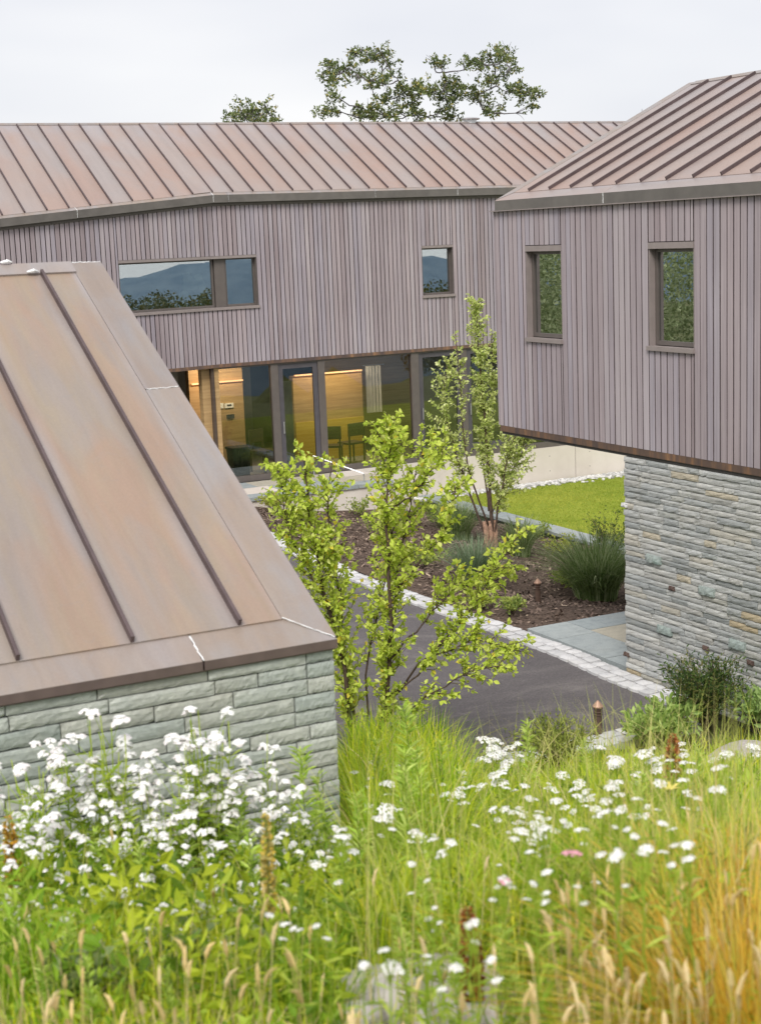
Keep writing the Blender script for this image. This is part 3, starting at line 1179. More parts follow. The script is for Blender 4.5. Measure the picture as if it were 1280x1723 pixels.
def window_right(v0, v1, z0, z1):
    g = 0.075                                  # depth of the reveal
    m = MB()
    fw = 0.045
    x0, x1 = BX + g, BX + g + 0.05
    zb = z0 + 0.05
    zt = z1 - 0.075
    m.span(x0, x1, v0 + .01, v0 + .01 + fw, zb, zt)
    m.span(x0, x1, v1 - .012 - fw, v1 - .012, zb, zt)
    m.span(x0 + .001, x1, v0 + .01 + fw, v1 - .012 - fw, zb, zb + fw)
    m.span(x0 + .001, x1, v0 + .01 + fw, v1 - .012 - fw, zt - fw * 0.8, zt)
    wn_ = m.build('window', M['frame'], right)

    def sub(name, mb_, mat):
        return link(name, mb_.mesh(name, mat, world_loc(right)), wn_)
    m = MB()
    m.span(x0 + .02, x0 + .03, v0 + .05, v1 - .05, zb + .03, zt - .03)
    sub('pane', m, M['glass_green'])
    m = MB()
    m.span(BX - 0.03, BX + g + .002, v0 - 0.012, v1 + 0.014, z0 - 0.004, z0 + 0.042)
    sub('sill', m, M['head'])
    m = MB()
    m.span(BX - 0.006, BX + g, v0, v1, z1 - 0.073, z1 - 0.008)
    sub('head_trim', m, M['head'])
    for ra, rb in ((v1 - 0.012, v1), (v0, v0 + 0.01)):
        m = MB()
        m.span(BX + 0.004, BX + g + .05, ra, rb, z0 + .043, z1 - .074)
        sub('reveal', m, M['head'])
    m = MB()
    m.span(x1 + .03, x1 + .05, v1 - .115, v1 - .06, zb + .03, zt - .03)
    sub('blind', m, M['curtain'])


for W in WINS_R:
    window_right(*W)
# roof
RSE = [15.66 - 0.4365 * k for k in range(22)]
edges = [15.99] + RSE
for a, b in zip(edges[:-1], edges[1:]):
    mb = MB()
    u0, u1 = 10.045, 12.73
    mb.slab([(u0, a, rz_(u0)), (u0, b, rz_(u0)), (u1, b, rz_(u1)), (u1, a, rz_(u1))], 0.012)
    mb.build('roof_panel', M['copper_far'], right)
n25 = np.array([-math.sin(math.radians(25.5)), 0, math.cos(math.radians(25.5))])
for v in RSE[:-1]:
    mb = MB()
    u0, u1 = 10.047, 12.73
    a, b = np.array([u0, v, rz_(u0)]), np.array([u1, v, rz_(u1)])
    w = np.array([0, 0.009, 0])
    hs = 0.036
    mb.add([a - w, a + w, b + w, b - w, a - w + n25 * hs, a + w + n25 * hs, b + w + n25 * hs, b - w + n25 * hs], [[(4, 7, 6, 5), (0, 4, 5, 1), (1, 5, 6, 2), (2, 6, 7, 3), (3, 7, 4, 0), (3, 0, 1, 2)]])
    mb.build('roof_seam', M['seam'], right)
for v0, v1 in ((7.0, 10.9), (10.905, 13.9), (13.905, 16.14)):
    mb = MB()
    lo = 0.006
    e1 = 15.99 if v1 > 16 else v1
    mb.slab([(RE_U, v1, RE_Z), (RE_U, v0, RE_Z), (10.06, v0, rz_(10.06) - lo), (10.06, e1, rz_(10.06) - lo)], 0.006)
    mb.build('eave_flashing', M['copper_far'], right)
    mb = MB()
    mb.span(RE_U, RE_U + 0.03, v0, v1, RE_Z - 0.117, RE_Z - 0.001)
    mb.build('fascia', M['fascia'], right)
mb = MB()
mb.span(RE_U - .008, RE_U + 0.05, 7.0, 16.26, RE_Z - 0.128, RE_Z - 0.1175)
mb.build('fascia_lip', M['head'], right)
bead(((RE_U - .001, 13.902, RE_Z), (RE_U - .001, 13.902, RE_Z - .11)), 0.006, right)
mb = MB()
mb.slab([(RE_U + .01, 16.14, rz_(RE_U + .01) + .003), (10.06, 15.985, rz_(10.06) + .003), (12.8, 15.985, rz_(12.8) + .003), (12.8, 16.14, rz_(12.8) + .003)], 0.014)
mb.build('verge_flashing', M['copper_grey'], right)
mb = MB()
mb.slab([(12.71, 16.0, rz_(12.71) + .012), (12.71, 7.0, rz_(12.71) + .012), (12.8, 7.0, rz_(12.8) + .012), (12.8, 16.0, rz_(12.8) + .012)], 0.01)
mb.build('ridge_cap', M['copper_grey'], right)
mb = MB()
mb.slab([(12.802, 16.14, rz_(12.8)), (12.802, 7, rz_(12.8)), (15.72, 7, RE_Z), (15.72, 16.14, RE_Z)], 0.02)
mb.build('roof_back', M['copper_far'], right)
mb = MB()
mb.slab([(RE_U + .03, 16.13, RE_Z - .01), (RE_U + .03, 7.0, RE_Z - .01), (12.79, 7.0, rz_(12.79) - .03), (12.79, 16.13, rz_(12.79) - .03)], 0.03)
mb.build('roof_deck', M['seam'], right)
mb = MB()
mb.tube([(12.8, 14.72, 1.76), (12.8, 14.72, 2.14)], [0.013, 0.009], 5)
mb.build('lightning_rod', M['steel'], right)
# stone wall under the overhang
mb = MB()
mb.span(9.965, 15.4, 7.0, 13.62, -5.4, -2.472)
mb.build('stone_core', M['mortar'], right)
STR = stone_set(M['stone_right'], 7, 3, 0.045, 9, 80, 0.05)
SPEC = {}
z = -2.475
row = 0
mbs = MB()
R_ST = []
while z > -4.99:
    hgt = random.uniform(0.058, 0.073)
    v = 13.65
    while v > 7.2:
        L = min(random.uniform(0.16, 0.70), random.uniform(0.25, 0.8))
        R_ST.append([v - L / 2, z - hgt / 2, L, hgt])
        v -= L
    z -= hgt


def px_on_wall(px, py):
    r = ray(px, py)
    p = r * (9.9 / r[0])
    return p[1], p[2]


SPEC = [((1141, 803), 'stone_tan'), ((1100, 941), 'stone_green'), ((1189, 995), 'stone_green'), ((1118, 1060), 'stone_green'), ((1240, 1085), 'stone_green'), ((1130, 990), 'stone_rust'), ((1187, 1090), 'stone_rust'),
        ((1054, 1101), 'stone_rust'), ((1262, 1115), 'stone_rust'), ((1270, 1045), 'stone_ochre'), ((1258, 1062), 'stone_ochre'), ((1210, 840), 'stone_tan'), ((1190, 915), 'stone_tan'), ((1080, 900), 'stone_tan'), ((1060, 1125), 'stone_ochre'), ((1150, 982), 'stone_tan'), ((1262, 1040), 'stone_ochre'), ((1050, 850), 'granite')]
spec_of = {}
EXTRA = []
for (px, py), mname in SPEC:
    pv, pz = px_on_wall(px, py)
    best = min(range(len(R_ST)), key=lambda i: abs(R_ST[i][0] - pv) + 3 * abs(R_ST[i][1] - pz))
    spec_of[best] = mname
    if mname in ('stone_rust', 'stone_green', 'granite'):
        del spec_of[best]
        EXTRA.append((pv, pz, {'stone_rust': 0.09, 'stone_green': 0.24, 'granite': 0.09}[mname], 0.088 if mname == 'stone_green' else 0.048, mname))
SPMESH = {m: stone_set(M[m], 7, 3, 0.05, 3, 200) for m in ('stone_tan', 'stone_green', 'stone_rust', 'stone_ochre', 'granite')}
cnt = 0
for i, (v, z, L, hgt) in enumerate(R_ST):
    depth = 0.075
    x = 9.9 + depth / 2 + random.choice((-.012, -.006, -.003, 0, .003, .008))
    if i in spec_of:
        x -= 0.006
    if v > 11.15 and cnt < 285:
        cnt += 1
        me = random.choice(SPMESH[spec_of[i]]) if i in spec_of else random.choice(STR)
        block('stone', (x, v, z), (L - 0.005, depth, hgt - 0.005), M['stone_right'], right, -math.pi / 2, me)
    else:
        mbs.box((x, v, z), (depth, L - 0.005, hgt - 0.0035))
tag(mbs.build('stone', M['stone_right'], right), kind='stuff')
for (v, z, L, hgt, mname) in EXTRA:            # odd coloured stones that stand a little proud of their courses
    block('stone', (9.9 + (0.020 if mname == 'stone_green' else 0.026), v, z), (L, 0.105, hgt), M['stone_right'], right, -math.pi / 2, random.choice(SPMESH[mname]))

# ---------------------------------------------------------------- far building: long clad house with a folded facade
FT = math.tan(math.radians(27.9))
FE_V, FE_Z = 29.03, 0.95
FOLD = 11.24
TH = math.radians(8.42)
FV = 29.147


def fz(v):
    return FE_Z + (v - FE_V) * FT


def fwall(t, off=0.0):
    """a point of the facade: t along it from the fold, off outwards"""
    if t >= 0:
        return np.array([FOLD + t, FV - off]), 0.0
    return np.array([FOLD + t * math.cos(TH) + off * math.sin(TH), FV + t * math.sin(TH) - off * math.cos(TH)]), TH


def eave_at(t):
    """eave line point and its height on the roof plane"""
    p = np.array([FOLD + t, FE_V]) if t >= 0 else np.array([FOLD + t * math.cos(TH), FE_V + t * math.sin(TH)])
    return p, fz(p[1])


far = empty('long_house', (15, 31.5, -5.6), 'long timber clad house with a folded front and glazed ground floor', 'building')
FW_WINS = [(-2.12, 0.895, -1.315, -0.245), (4.715, 5.48, -1.325, -0.222)]
T0, T1 = -6.4, 15.7
mbc = MB()
t = T0
cut = sorted([w for W in FW_WINS for w in W[:2]] + [0.0])
while t < T1:
    w = 0.1005 * random.choice((0.97, 1, 1, 1.03))
    nxt = min([c for c in cut if c > t + 0.02] + [99])
    if nxt < t + w + 0.035:
        w = nxt - t
    mid = t + w / 2
    top = eave_at(mid)[1] - 0.155
    for z0, z1 in pieces(-2.405, top, t, t + w, FW_WINS):
        p, a = fwall(mid, -0.020 + random.choice((0, 0.001, 0.004, -0.002)))
        if -5.9 < t < 9.3:
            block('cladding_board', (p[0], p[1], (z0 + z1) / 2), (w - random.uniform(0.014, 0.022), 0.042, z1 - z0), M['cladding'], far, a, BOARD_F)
        p, a = fwall(mid, -0.115)
        mbc.box((p[0], p[1], (z0 + z1) / 2), (w + (0.002 if mid < 0 else 0), 0.12, z1 - z0), a)
    t += w
mbc.build('wall_core', M['cladding_back'], far)
mb = MB()
for ta, tb in ((T0, 0), (0, T1)):
    pa, pb = fwall((ta + tb) / 2, 0.004)[0], 0
    mb.box((pa[0], pa[1] + 0.015, -2.44), (tb - ta, 0.03, 0.068), TH if ta < 0 else 0)
mb.build('drip_strip', M['drip'], far)
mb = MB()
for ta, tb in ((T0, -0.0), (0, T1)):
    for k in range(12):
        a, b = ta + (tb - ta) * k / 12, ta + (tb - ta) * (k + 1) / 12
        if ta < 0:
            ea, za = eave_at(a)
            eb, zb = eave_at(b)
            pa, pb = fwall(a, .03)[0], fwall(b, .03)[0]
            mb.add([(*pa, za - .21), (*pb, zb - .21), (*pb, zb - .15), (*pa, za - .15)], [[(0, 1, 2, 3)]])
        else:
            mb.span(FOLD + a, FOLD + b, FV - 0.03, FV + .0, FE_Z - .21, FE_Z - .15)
mb.build('eave_shadow_trim', M['frame'], far)  # dark trim under the fascia, standing in for the eave shadow
# roof sheets follow the eave line
FS = [8.213 - 0.4362 * 8 + 0.4362 * k for k in range(53)]
FS = [u for u in FS if 4.95 < u < 26.9]


def eave_v(u):
    return FE_V if u >= FOLD else FE_V + (u - FOLD) * math.tan(TH)


n28 = np.array([0, -math.sin(math.radians(27.9)), math.cos(math.radians(27.9))])
for a, b in zip([4.9] + FS, FS + [26.95]):
    mb = MB()
    lo = 0.10
    pts = [(a, eave_v(a) + lo, fz(eave_v(a) + lo)), (b, eave_v(b) + lo, fz(eave_v(b) + lo)), (b, 32.04, fz(32.04)), (a, 32.04, fz(32.04))]
    if a < FOLD < b:
        pts.insert(1, (FOLD, FE_V + lo, fz(FE_V + lo)))
    mb.slab(pts, 0.012)
    mb.build('roof_panel', M['copper_far'], far)
for u in FS:
    mb = MB()
    v0, v1 = eave_v(u) + 0.102, 32.045
    a, b = np.array([u, v0, fz(v0)]), np.array([u, v1, fz(v1)])
    w = np.array([0.011, 0, 0])
    hs = 0.036
    mb.add([a - w, a + w, b + w, b - w, a - w + n28 * hs, a + w + n28 * hs, b + w + n28 * hs, b - w + n28 * hs], [[(4, 5, 6, 7), (0, 1, 5, 4), (1, 2, 6, 5), (2, 3, 7, 6), (3, 0, 4, 7), (3, 2, 1, 0)]])
    mb.build('roof_seam', M['seam'], far)
joints_t = [-6.4, -2.93, 0.0, 0.32, 3.6, 5.58, 9.4, 13.0, 15.7]
for ta, tb in zip(joints_t[:-1], joints_t[1:]):
    g = 0.004
    (pa, za), (pb, zb) = eave_at(ta + g if ta > -6 else ta), eave_at(tb - g)
    back = 0.115
    mb = MB()
    mb.slab([(*pa, za), (*pb, zb), (pb[0], pb[1] + back, fz(pb[1] + back) - .006), (pa[0], pa[1] + back, fz(pa[1] + back) - .006)], 0.006)
    mb.build('eave_flashing', M['copper_grey'], far)
    mb = MB()
    hgt = 0.15
    pts = [(*pa, za - hgt), (*pb, zb - hgt), (*pb, zb - .001), (*pa, za - .001)]
    mb.slab(pts, 0.03)
    mb.build('fascia', M['fascia'], far)
for t in joints_t[1:-1]:
    p, zz = eave_at(t)
    bead(((p[0], p[1] - .004, zz - .14), (p[0], p[1] - .004, zz)), 0.005 if t in (-2.93, 0.0, 5.58) else 0.003, far)
    if t in (-2.93, 0.0):
        bead(((p[0], p[1] - .004, zz), (p[0] - .01, p[1] + .10, fz(p[1] + .10))), 0.007, far)
mb = MB()
mb.slab([(4.9, 32.03, fz(32.03) + .012), (26.95, 32.03, fz(32.03) + .012), (26.95, 32.12, fz(32.12) + .012), (4.9, 32.12, fz(32.12) + .012)], 0.012)
mb.build('ridge_cap', M['copper_grey'], far)
mb = MB()
mb.slab([(4.9, 32.122, fz(32.12)), (26.95, 32.122, fz(32.12)), (26.95, 35.2, FE_Z), (4.9, 35.2, FE_Z)], 0.02)
mb.build('roof_back', M['copper_far'], far)
mb = MB()
mb.slab([(4.9, 29.25, fz(29.25) - .05), (26.95, 29.25, fz(29.25) - .05), (26.95, 32.1, fz(32.1) - .05), (4.9, 32.1, fz(32.1) - .05)], 0.04)
mb.build('roof_deck', M['seam'], far)
mb = MB()
mb.span(4.9, 26.9, 34.8, 35.0, -5.9, 0.95)
mb.span(4.9, 5.05, 28.4, 34.79, -5.9, 0.35)
mb.span(26.75, 26.9, 29.35, 34.79, -5.9, 0.9)
mb.build('outer_walls', M['cladding_back'], far)
mb = MB()
for x in (4.92, 26.88):
    mb.slab([(x, 29.2, .9), (x, 35.0, .9), (x, 32.1, 2.5)], 0.05)
mb.build('gable', M['cladding_back'], far)
mb = MB()
mb.span(5.06, 26.74, 29.32, 34.79, -2.47, -2.34)
mb.build('floor_slab', M['interior'], far)
mb = MB()
mb.span(5.06, 26.74, 29.32, 34.79, -5.2, -4.875)
mb.build('ground_floor', M['interior'], far)
mb = MB()
mb.span(5.06, 26.74, 31.6, 31.7, -2.33, 1.3)
mb.build('upper_room_wall', M['interior'], far)
for x, y in ((7.65, 0.23), (24.0, 0.2)):
    mb = MB()
    mb.tube([(x, 32.12, 2.59), (x, 32.12, 2.59 + y + .1)], [0.014, 0.010], 5)
    mb.build('lightning_rod', M['steel'], far)
mb = MB()
mb.tube([(19.05, 32.2, 2.5), (19.05, 32.2, 2.64)], 0.16, 12)
mb.tube([(19.05, 32.2, 2.64), (19.05, 32.2, 2.67), (19.05, 32.2, 2.70)], [0.22, 0.24, 0.12], 12)
mb.build('roof_vent', M['steel'], far)


def far_window(parts, z0, z1):
    """parts: list of (t0,t1) panes; one window, bent where the facade folds"""
    g = 0.10
    fwid = 0.04
    zt = z1 - 0.058
    zb = z0 + 0.055
    fr, pn, sl, hd, rv = MB(), [], MB(), MB(), MB()

    def put(m, ta, tb, off, dep, za, zc, end=0):
        p, a = fwall((ta + tb) / 2, 0)
        nrm = np.array([math.sin(a), -math.cos(a)])
        q = p + nrm * (off - dep / 2)
        m.box((q[0], q[1], (za + zc) / 2), (tb - ta, dep, zc - za), a)
    tmin, tmax = parts[0][0], parts[-1][1]
    for (ta, tb) in parts:
        put(fr, ta, ta + fwid, -g, 0.05, zb, zt)
        put(fr, tb - fwid, tb, -g, 0.05, zb, zt)
        put(fr, ta + fwid, tb - fwid, -g - .001, 0.048, zb, zb + fwid)
        put(fr, ta + fwid, tb - fwid, -g - .001, 0.048, zt - fwid * 0.7, zt)
        m = MB()
        put(m, ta + .03, tb - .03, -g - 0.022, 0.01, zb + .03, zt - .02)
        pn.append(m)
    if len(parts) > 1:
        put(fr, parts[0][1] + .001, parts[1][0] - .001, -g + .03, 0.08, zb, zt)
    segs = [(tmin, min(0, tmax)), (max(0, tmin), tmax)] if tmin < 0 < tmax else [(tmin, tmax)]
    for a, b in segs:
        lo_, hi_ = (a - .02 if a == tmin else a), (b + .02 if b == tmax else b)
        put(sl, lo_, hi_, 0.03, 0.13 + g * 0.0, z0 - .005, z0 + .05)
        put(hd, a, b, 0.005, 0.10, z1 - .056, z1 - .004)
    rv2 = MB()
    put(rv, tmin - 0.0, tmin + .012, -0.005, g, z0 + .052, z1 - .058)
    put(rv2, tmax - .012, tmax, -0.005, g, z0 + .052, z1 - .058)
    wn_ = fr.build('window', M['frame'], far)
    base = world_loc(far)
    for m in pn:
        link('pane', m.mesh('pane', M['glass_up'], base), wn_)
    link('sill', sl.mesh('sill', M['head'], base), wn_)
    link('head_trim', hd.mesh('head_trim', M['head'], base), wn_)
    link('reveal', rv.mesh('reveal', M['frame'], base), wn_)
    link('reveal', rv2.mesh('reveal', M['frame'], base), wn_)


far_window([(-2.12, 0.0), (0.23, 0.895)], -1.315, -0.245)
far_window([(4.715, 5.48)], -1.325, -0.222)

# ground floor glazing
GZ0, GZ1 = -4.87, -2.478
GY = FV + 0.03


def post(x0, x1, mat='frame', y0=GY, dep=0.12, z0=GZ0, z1=GZ1):
    m = MB()
    m.span(x0, x1, y0, y0 + dep, z0, z1)
    return m.build('glazing_post', M[mat], far)


for x0, x1 in ((12.34, 12.50), (13.405, 13.56), (15.62, 15.80), (16.86, 17.0), (18.0, 18.14), (19.25, 19.4), (21.4, 21.55), (23.5, 23.65)):
    post(x0, x1)
post(11.03, 11.09, 'wood_dark')
post(10.86, 11.03, 'wood', GY + .1, 0.2)
post(11.09, 11.2, 'wood', GY + .02, 0.1)
for x0, x1 in ((11.2, 12.34), (13.56, 15.62), (15.8, 16.86), (17.0, 18.0), (18.14, 19.25), (19.4, 21.4), (21.55, 23.5), (12.5, 13.405)):
    for z0, z1 in ((GZ0 - .002, GZ0 + 0.12), (GZ1 - .03, GZ1)):
        m = MB()
        m.span(x0, x1, GY + .003, GY + .1, z0, z1)
        m.build('glazing_rail', M['frame'], far)
for x0, x1 in ((11.2, 12.34), (13.56, 15.62), (18.14, 19.25), (19.4, 21.4), (21.55, 23.5)):
    m = MB()
    m.span(x0, x1, GY + .05, GY + .06, GZ0 + .12, GZ1 - .03)
    m.build('glass_panel', M['glass_low'], far)
# door and two dark screened leaves
for x0, x1 in ((12.5, 13.405), (15.8, 16.86), (17.0, 18.0)):
    m = MB()
    fw_ = 0.11
    y0 = GY + .02
    zt, zb = GZ1 - .032, GZ0 + .122
    m.span(x0 + .006, x0 + fw_, y0, y0 + .05, zb, zt)
    m.span(x1 - fw_, x1 - .006, y0, y0 + .05, zb, zt)
    m.span(x0 + fw_, x1 - fw_, y0, y0 + .05, zt - .1, zt)
    m.span(x0 + fw_, x1 - fw_, y0, y0 + .05, zb, zb + .16)
    d = m.build('door', M['dark_frame'], far)
    if x0 > 14:
        m = MB()
        m.span(x0 + fw_, x1 - fw_, y0 + .036, y0 + .042, zb + .16, zt - .1)
        link('screen', m.mesh('screen', M['screen'], world_loc(far)), d)
    else:
        m = MB()
        m.span(x0 + fw_, x0 + fw_ + .2, y0 + .036, y0 + .042, zb + .16, zt - .35)
        link('screen', m.mesh('screen', M['screen'], world_loc(far)), d)
    m = MB()
    m.span(x0 + fw_, x1 - fw_, y0 + .02, y0 + .03, zb + .16, zt - .1)
    link('pane', m.mesh('pane', M['glass_low'], world_loc(far)), d)
    m = MB()
    m.tube([(x0 + .07, y0 - .03, -3.95), (x0 + .07, y0 - .03, -3.7)], 0.012, 6)
    link('handle', m.mesh('handle', M['steel'], world_loc(far)), d)
m = MB()
m.span(14.15, 26.9, FV + .01, FV + 0.25, -6.3, -4.876)
m.build('concrete_base', M['concrete'], far)
# joints and tie holes of the concrete
for x in (15.4, 17.6, 19.8, 22.0):
    m = MB()
    m.span(x, x + .008, FV + .004, FV + .012, -5.66, -4.89)
    m.build('form_joint', M['head'], far)
for x in np.arange(14.7, 23, 1.1):
    for z in (-5.08, -5.42):
        m = MB()
        m.tube([(x, FV + .0105, z), (x, FV + .007, z)], 0.011, 8)
        m.build('tie_hole', M['fascia'], far)
# rooms behind the glass
m = MB()
m.span(11.2, 12.43, 31.0, 31.2, GZ0, -2.55)
m.span(13.62, 15.32, 31.0, 31.2, GZ0, -2.95)
m.build('wood_wall', M['wood'], far)
m = MB()
m.span(8.0, 13.6, 33.4, 33.6, GZ0, GZ1)
m.span(9.3, 10.75, 30.4, 30.6, GZ0, GZ1)
m.build('slate_wall', M['slate_in'], far)
m = MB()
m.span(15.5, 20, 33.4, 33.6, GZ0, GZ1)
m.build('wood_back_wall', M['wood'], far)
m = MB()
m.span(11.25, 12.42, 30.93, 30.99, -2.95, -2.92)
m.span(13.65, 15.3, 30.93, 30.99, -2.95, -2.92)
m.build('cove_light', M['cove'], far)
m = MB()
m.span(13.63, 15.31, 30.96, 30.995, GZ0, -3.98)
m.build('wood_wainscot', wood('yellow_wood', (0.55, 0.36, 0.05), (0.68, 0.48, 0.10)), far)
for (x, z, w, h, mt) in ((12.08, -3.46, .20, .10, 'paper'), (11.9, -3.45, .10, .11, 'paper'), (12.1, -3.70, .17, .085, 'black')):
    m = MB()
    m.span(x - w / 2, x + w / 2, 30.97, 30.998, z - h / 2, z + h / 2)
    m.build('wall_plate', M[mt], far)
m = MB()
m.span(12.03, 12.13, 30.962, 30.969, -3.47, -3.435)
m.build('plate_display', M['dark_frame'], far)
for x0, x1 in ((11.25, 12.42), (13.65, 15.3)):      # added ceiling lamps, off the cove, that wash each wood wall evenly
    ld = bpy.data.lights.new('wall_wash_lamp', 'AREA')
    ld.shape = 'RECTANGLE'
    ld.size, ld.size_y = x1 - x0, 0.05
    ld.energy = 11 * (x1 - x0)
    ld.color = (1.0, 0.78, 0.54)
    lo_ = bpy.data.objects.new('wall_wash_lamp', ld)
    lo_.location = ((x0 + x1) / 2, 30.25, -2.52)
    lo_.rotation_euler = (math.radians(32), 0, 0)
    COL.objects.link(lo_)
    lo_.parent = far
    lo_.location = Vector(lo_.location) - far.location
# warm light in the rooms comes mainly from these added lamps; white curtain at the right of the big pane
cur = empty('curtain', (15.85, 31.4, GZ0), 'white curtain hanging inside the big pane beside the wood wall', 'curtain')
m = MB()
xs = np.linspace(15.62, 16.0, 25)
V, q = [], []
for i, x in enumerate(xs):
    y = 31.4 + 0.04 * math.sin(i * 1.3)
    V += [(x, y, GZ0 + .9), (x, y, -2.9), (x, y + .006, -2.9), (x, y + .006, GZ0 + .9)]
    if i:
        a = 4 * (i - 1)
        q += [(a, a + 4, a + 5, a + 1), (a + 1, a + 5, a + 6, a + 2), (a + 3, a + 2, a + 6, a + 7)]
m.add(V, [q])
m.build('fabric', M['curtain'], cur)
m = MB()
m.tube([(15.55, 31.4, -2.88), (16.1, 31.4, -2.88)], 0.012, 6)
m.build('curtain_rail', M['steel'], cur)
cur = empty('curtain', (17.35, 29.7, GZ0), 'long white curtain drawn behind the glass beside the slender tree', 'curtain')
m = MB()
xs = np.linspace(17.05, 17.95, 41)
V, q = [], []
for i, x in enumerate(xs):
    y = 29.6 + 0.035 * math.sin(i * 1.5)
    V += [(x, y, GZ0 + .05), (x, y, -2.6), (x, y + .006, -2.6), (x, y + .006, GZ0 + .05)]
    if i:
        a = 4 * (i - 1)
        q += [(a, a + 4, a + 5, a + 1), (a + 1, a + 5, a + 6, a + 2), (a + 3, a + 2, a + 6, a + 7)]
m.add(V, [q])
m.build('fabric', M['curtain'], cur)


def chair(loc, rz, label):
    c = empty('chair', loc, label, 'chair', 'chairs inside the glazed room', None, 0)
    c.rotation_euler.z = rz

    def part(name, boxes):
        m = MB()
        for b in boxes:
            m.span(*b)
        link(name, m.mesh(name, M['wood_dark']), c)
    part('seat', [(-.22, .22, -.22, .22, .43, .47)])
    part('backrest', [(-.22, .22, .2, .23, .62, .9)])
    for sx in (-.2, .18):
        part('leg', [(sx, sx + .03, -.2, -.17, 0, .43)])
        part('leg', [(sx, sx + .03, .2, .23, 0, .62)])
    return c


chair((12.55, 30.3, GZ0), 0.4, 'dark chair behind the narrow pane left of the door')
chair((14.0, 29.9, GZ0), 2.6, 'dark chair behind the big pane next to the door')
chair((14.55, 30.1, GZ0), 3.3, 'dark chair behind the middle of the big pane')
bn = empty('bin', (11.75, 29.75, GZ0), 'black bin standing inside behind the left glass pane', 'bin')
m = MB()
m.add([(11.58, 29.6, GZ0), (11.92, 29.6, GZ0), (11.92, 29.9, GZ0), (11.58, 29.9, GZ0), (11.55, 29.57, -4.25), (11.95, 29.57, -4.25), (11.95, 29.93, -4.25), (11.55, 29.93, -4.25)], [[(0, 3, 2, 1), (4, 5, 6, 7), (0, 1, 5, 4), (1, 2, 6, 5), (2, 3, 7, 6), (3, 0, 4, 7)]])
m.build('bin_body', M['black'], bn)
m = MB()
m.span(11.53, 11.97, 29.55, 29.95, -4.249, -4.2)
m.build('bin_lid', M['black'], bn)
# papers stuck inside the upper window
for i, (px, py, w, h, a) in enumerate(((335, 470, .16, .22, .25), (316, 476, .2, .26, -.1), (327, 478, .15, .2, .05), (341, 484, .16, .26, .3), (311, 500, .24, .24, .75), (327, 508, .15, .22, 0.05), (342, 505, .13, .26, -.1), (291, 504, .16, .24, .05), (276, 507, .17, .2, .1), (262, 507, .15, .24, -.1), (247, 512, .2, .2, .3), (314, 463, .16, .1, .05))):
    r = ray(px, py)
    nn = np.array([math.sin(TH), -math.cos(TH)])
    p0 = np.array([FOLD, FV]) - nn * 0.14
    k_ = (p0 @ nn) / (r[:2] @ nn)
    p = r * k_
    ca, sa = math.cos(a), math.sin(a)
    m = MB()
    for sx, sz in ((-1, -1), (1, -1), (1, 1), (-1, 1)):
        pass
    ux = np.array([math.cos(TH), math.sin(TH), 0])
    uz = np.array([0, 0, 1.0])
    q = [p + ux * (sx * w / 2 * ca - sz * h / 2 * sa) + uz * (sx * w / 2 * sa + sz * h / 2 * ca) for sx, sz in ((-1, -1), (1, -1), (1, 1), (-1, 1))]
    m.slab(np.array(q), 0.002)
    o = link('paper_sheet', m.mesh('paper_sheet', M['paper'], p), None, p)
    tag(o, 'sheet of paper stuck behind the glass of the wide upper window', 'paper', 'papers stuck in the wide upper window')

# thin steel rail by the terrace edge
hr = empty('handrail', (13.4, 27.5, GZ0), 'thin pale steel handrail sloping beside the terrace edge', 'handrail')
m = MB()
pA, pB = at_y(527, 767, 28.3), at_y(612, 797, 27.45)
m.tube([pA, (pA + pB) / 2, pB], 0.014, 6)
m.build('rail', M['steel'], hr)
for p in (pA, pB):
    m = MB()
    m.tube([(p[0], p[1], GZ0), (p[0], p[1], p[2])], 0.012, 6)
    m.build('rail_post', M['steel'], hr)


# ---------------------------------------------------------------- bollard lights
def bollard(loc, h, label):
    b = empty('bollard_light', loc, label, 'bollard light', 'bronze bollard lights around the driveway')
    m = MB()
    m.tube([(0, 0, -.05), (0, 0, h - .16)], 0.040, 14)
    link('pole', m.mesh('pole', M['bollard'], smooth=False), b)
    m = MB()
    for k in range(3):
        z = h - .155 + k * 0.03
        m.tube([(0, 0, z), (0, 0, z + .012), (0, 0, z + .018)], [0.042, 0.048, 0.036], 14)
    m.tube([(0, 0, h - .16), (0, 0, h - .07)], 0.033, 12)
    link('louvre', m.mesh('louvre', M['bollard']), b)
    m = MB()
    m.tube([(0, 0, h - .07), (0, 0, h - .058), (0, 0, h - .005), (0, 0, h)], [0.052, 0.054, 0.010, 0.003], 14)
    link('cap', m.mesh('cap', M['bollard_cap']), b)


p = at_z(905, 1019, -5.09)
bollard((p[0], p[1], float(bed_z(p[0], p[1]))), 0.335, 'bronze bollard light with copper cap standing in the mulch bed')
p = at_z(1006, 1237, -4.95)
bollard((p[0], p[1], -4.96), 0.37, 'bronze bollard light half hidden by meadow plants at the near kerb')
p = at_z(437, 845, -5.1)
bollard((p[0], 27.1, float(bed_z(p[0], 27.1))), 0.36, 'small dark bollard light against the terrace by the glazed entrance')


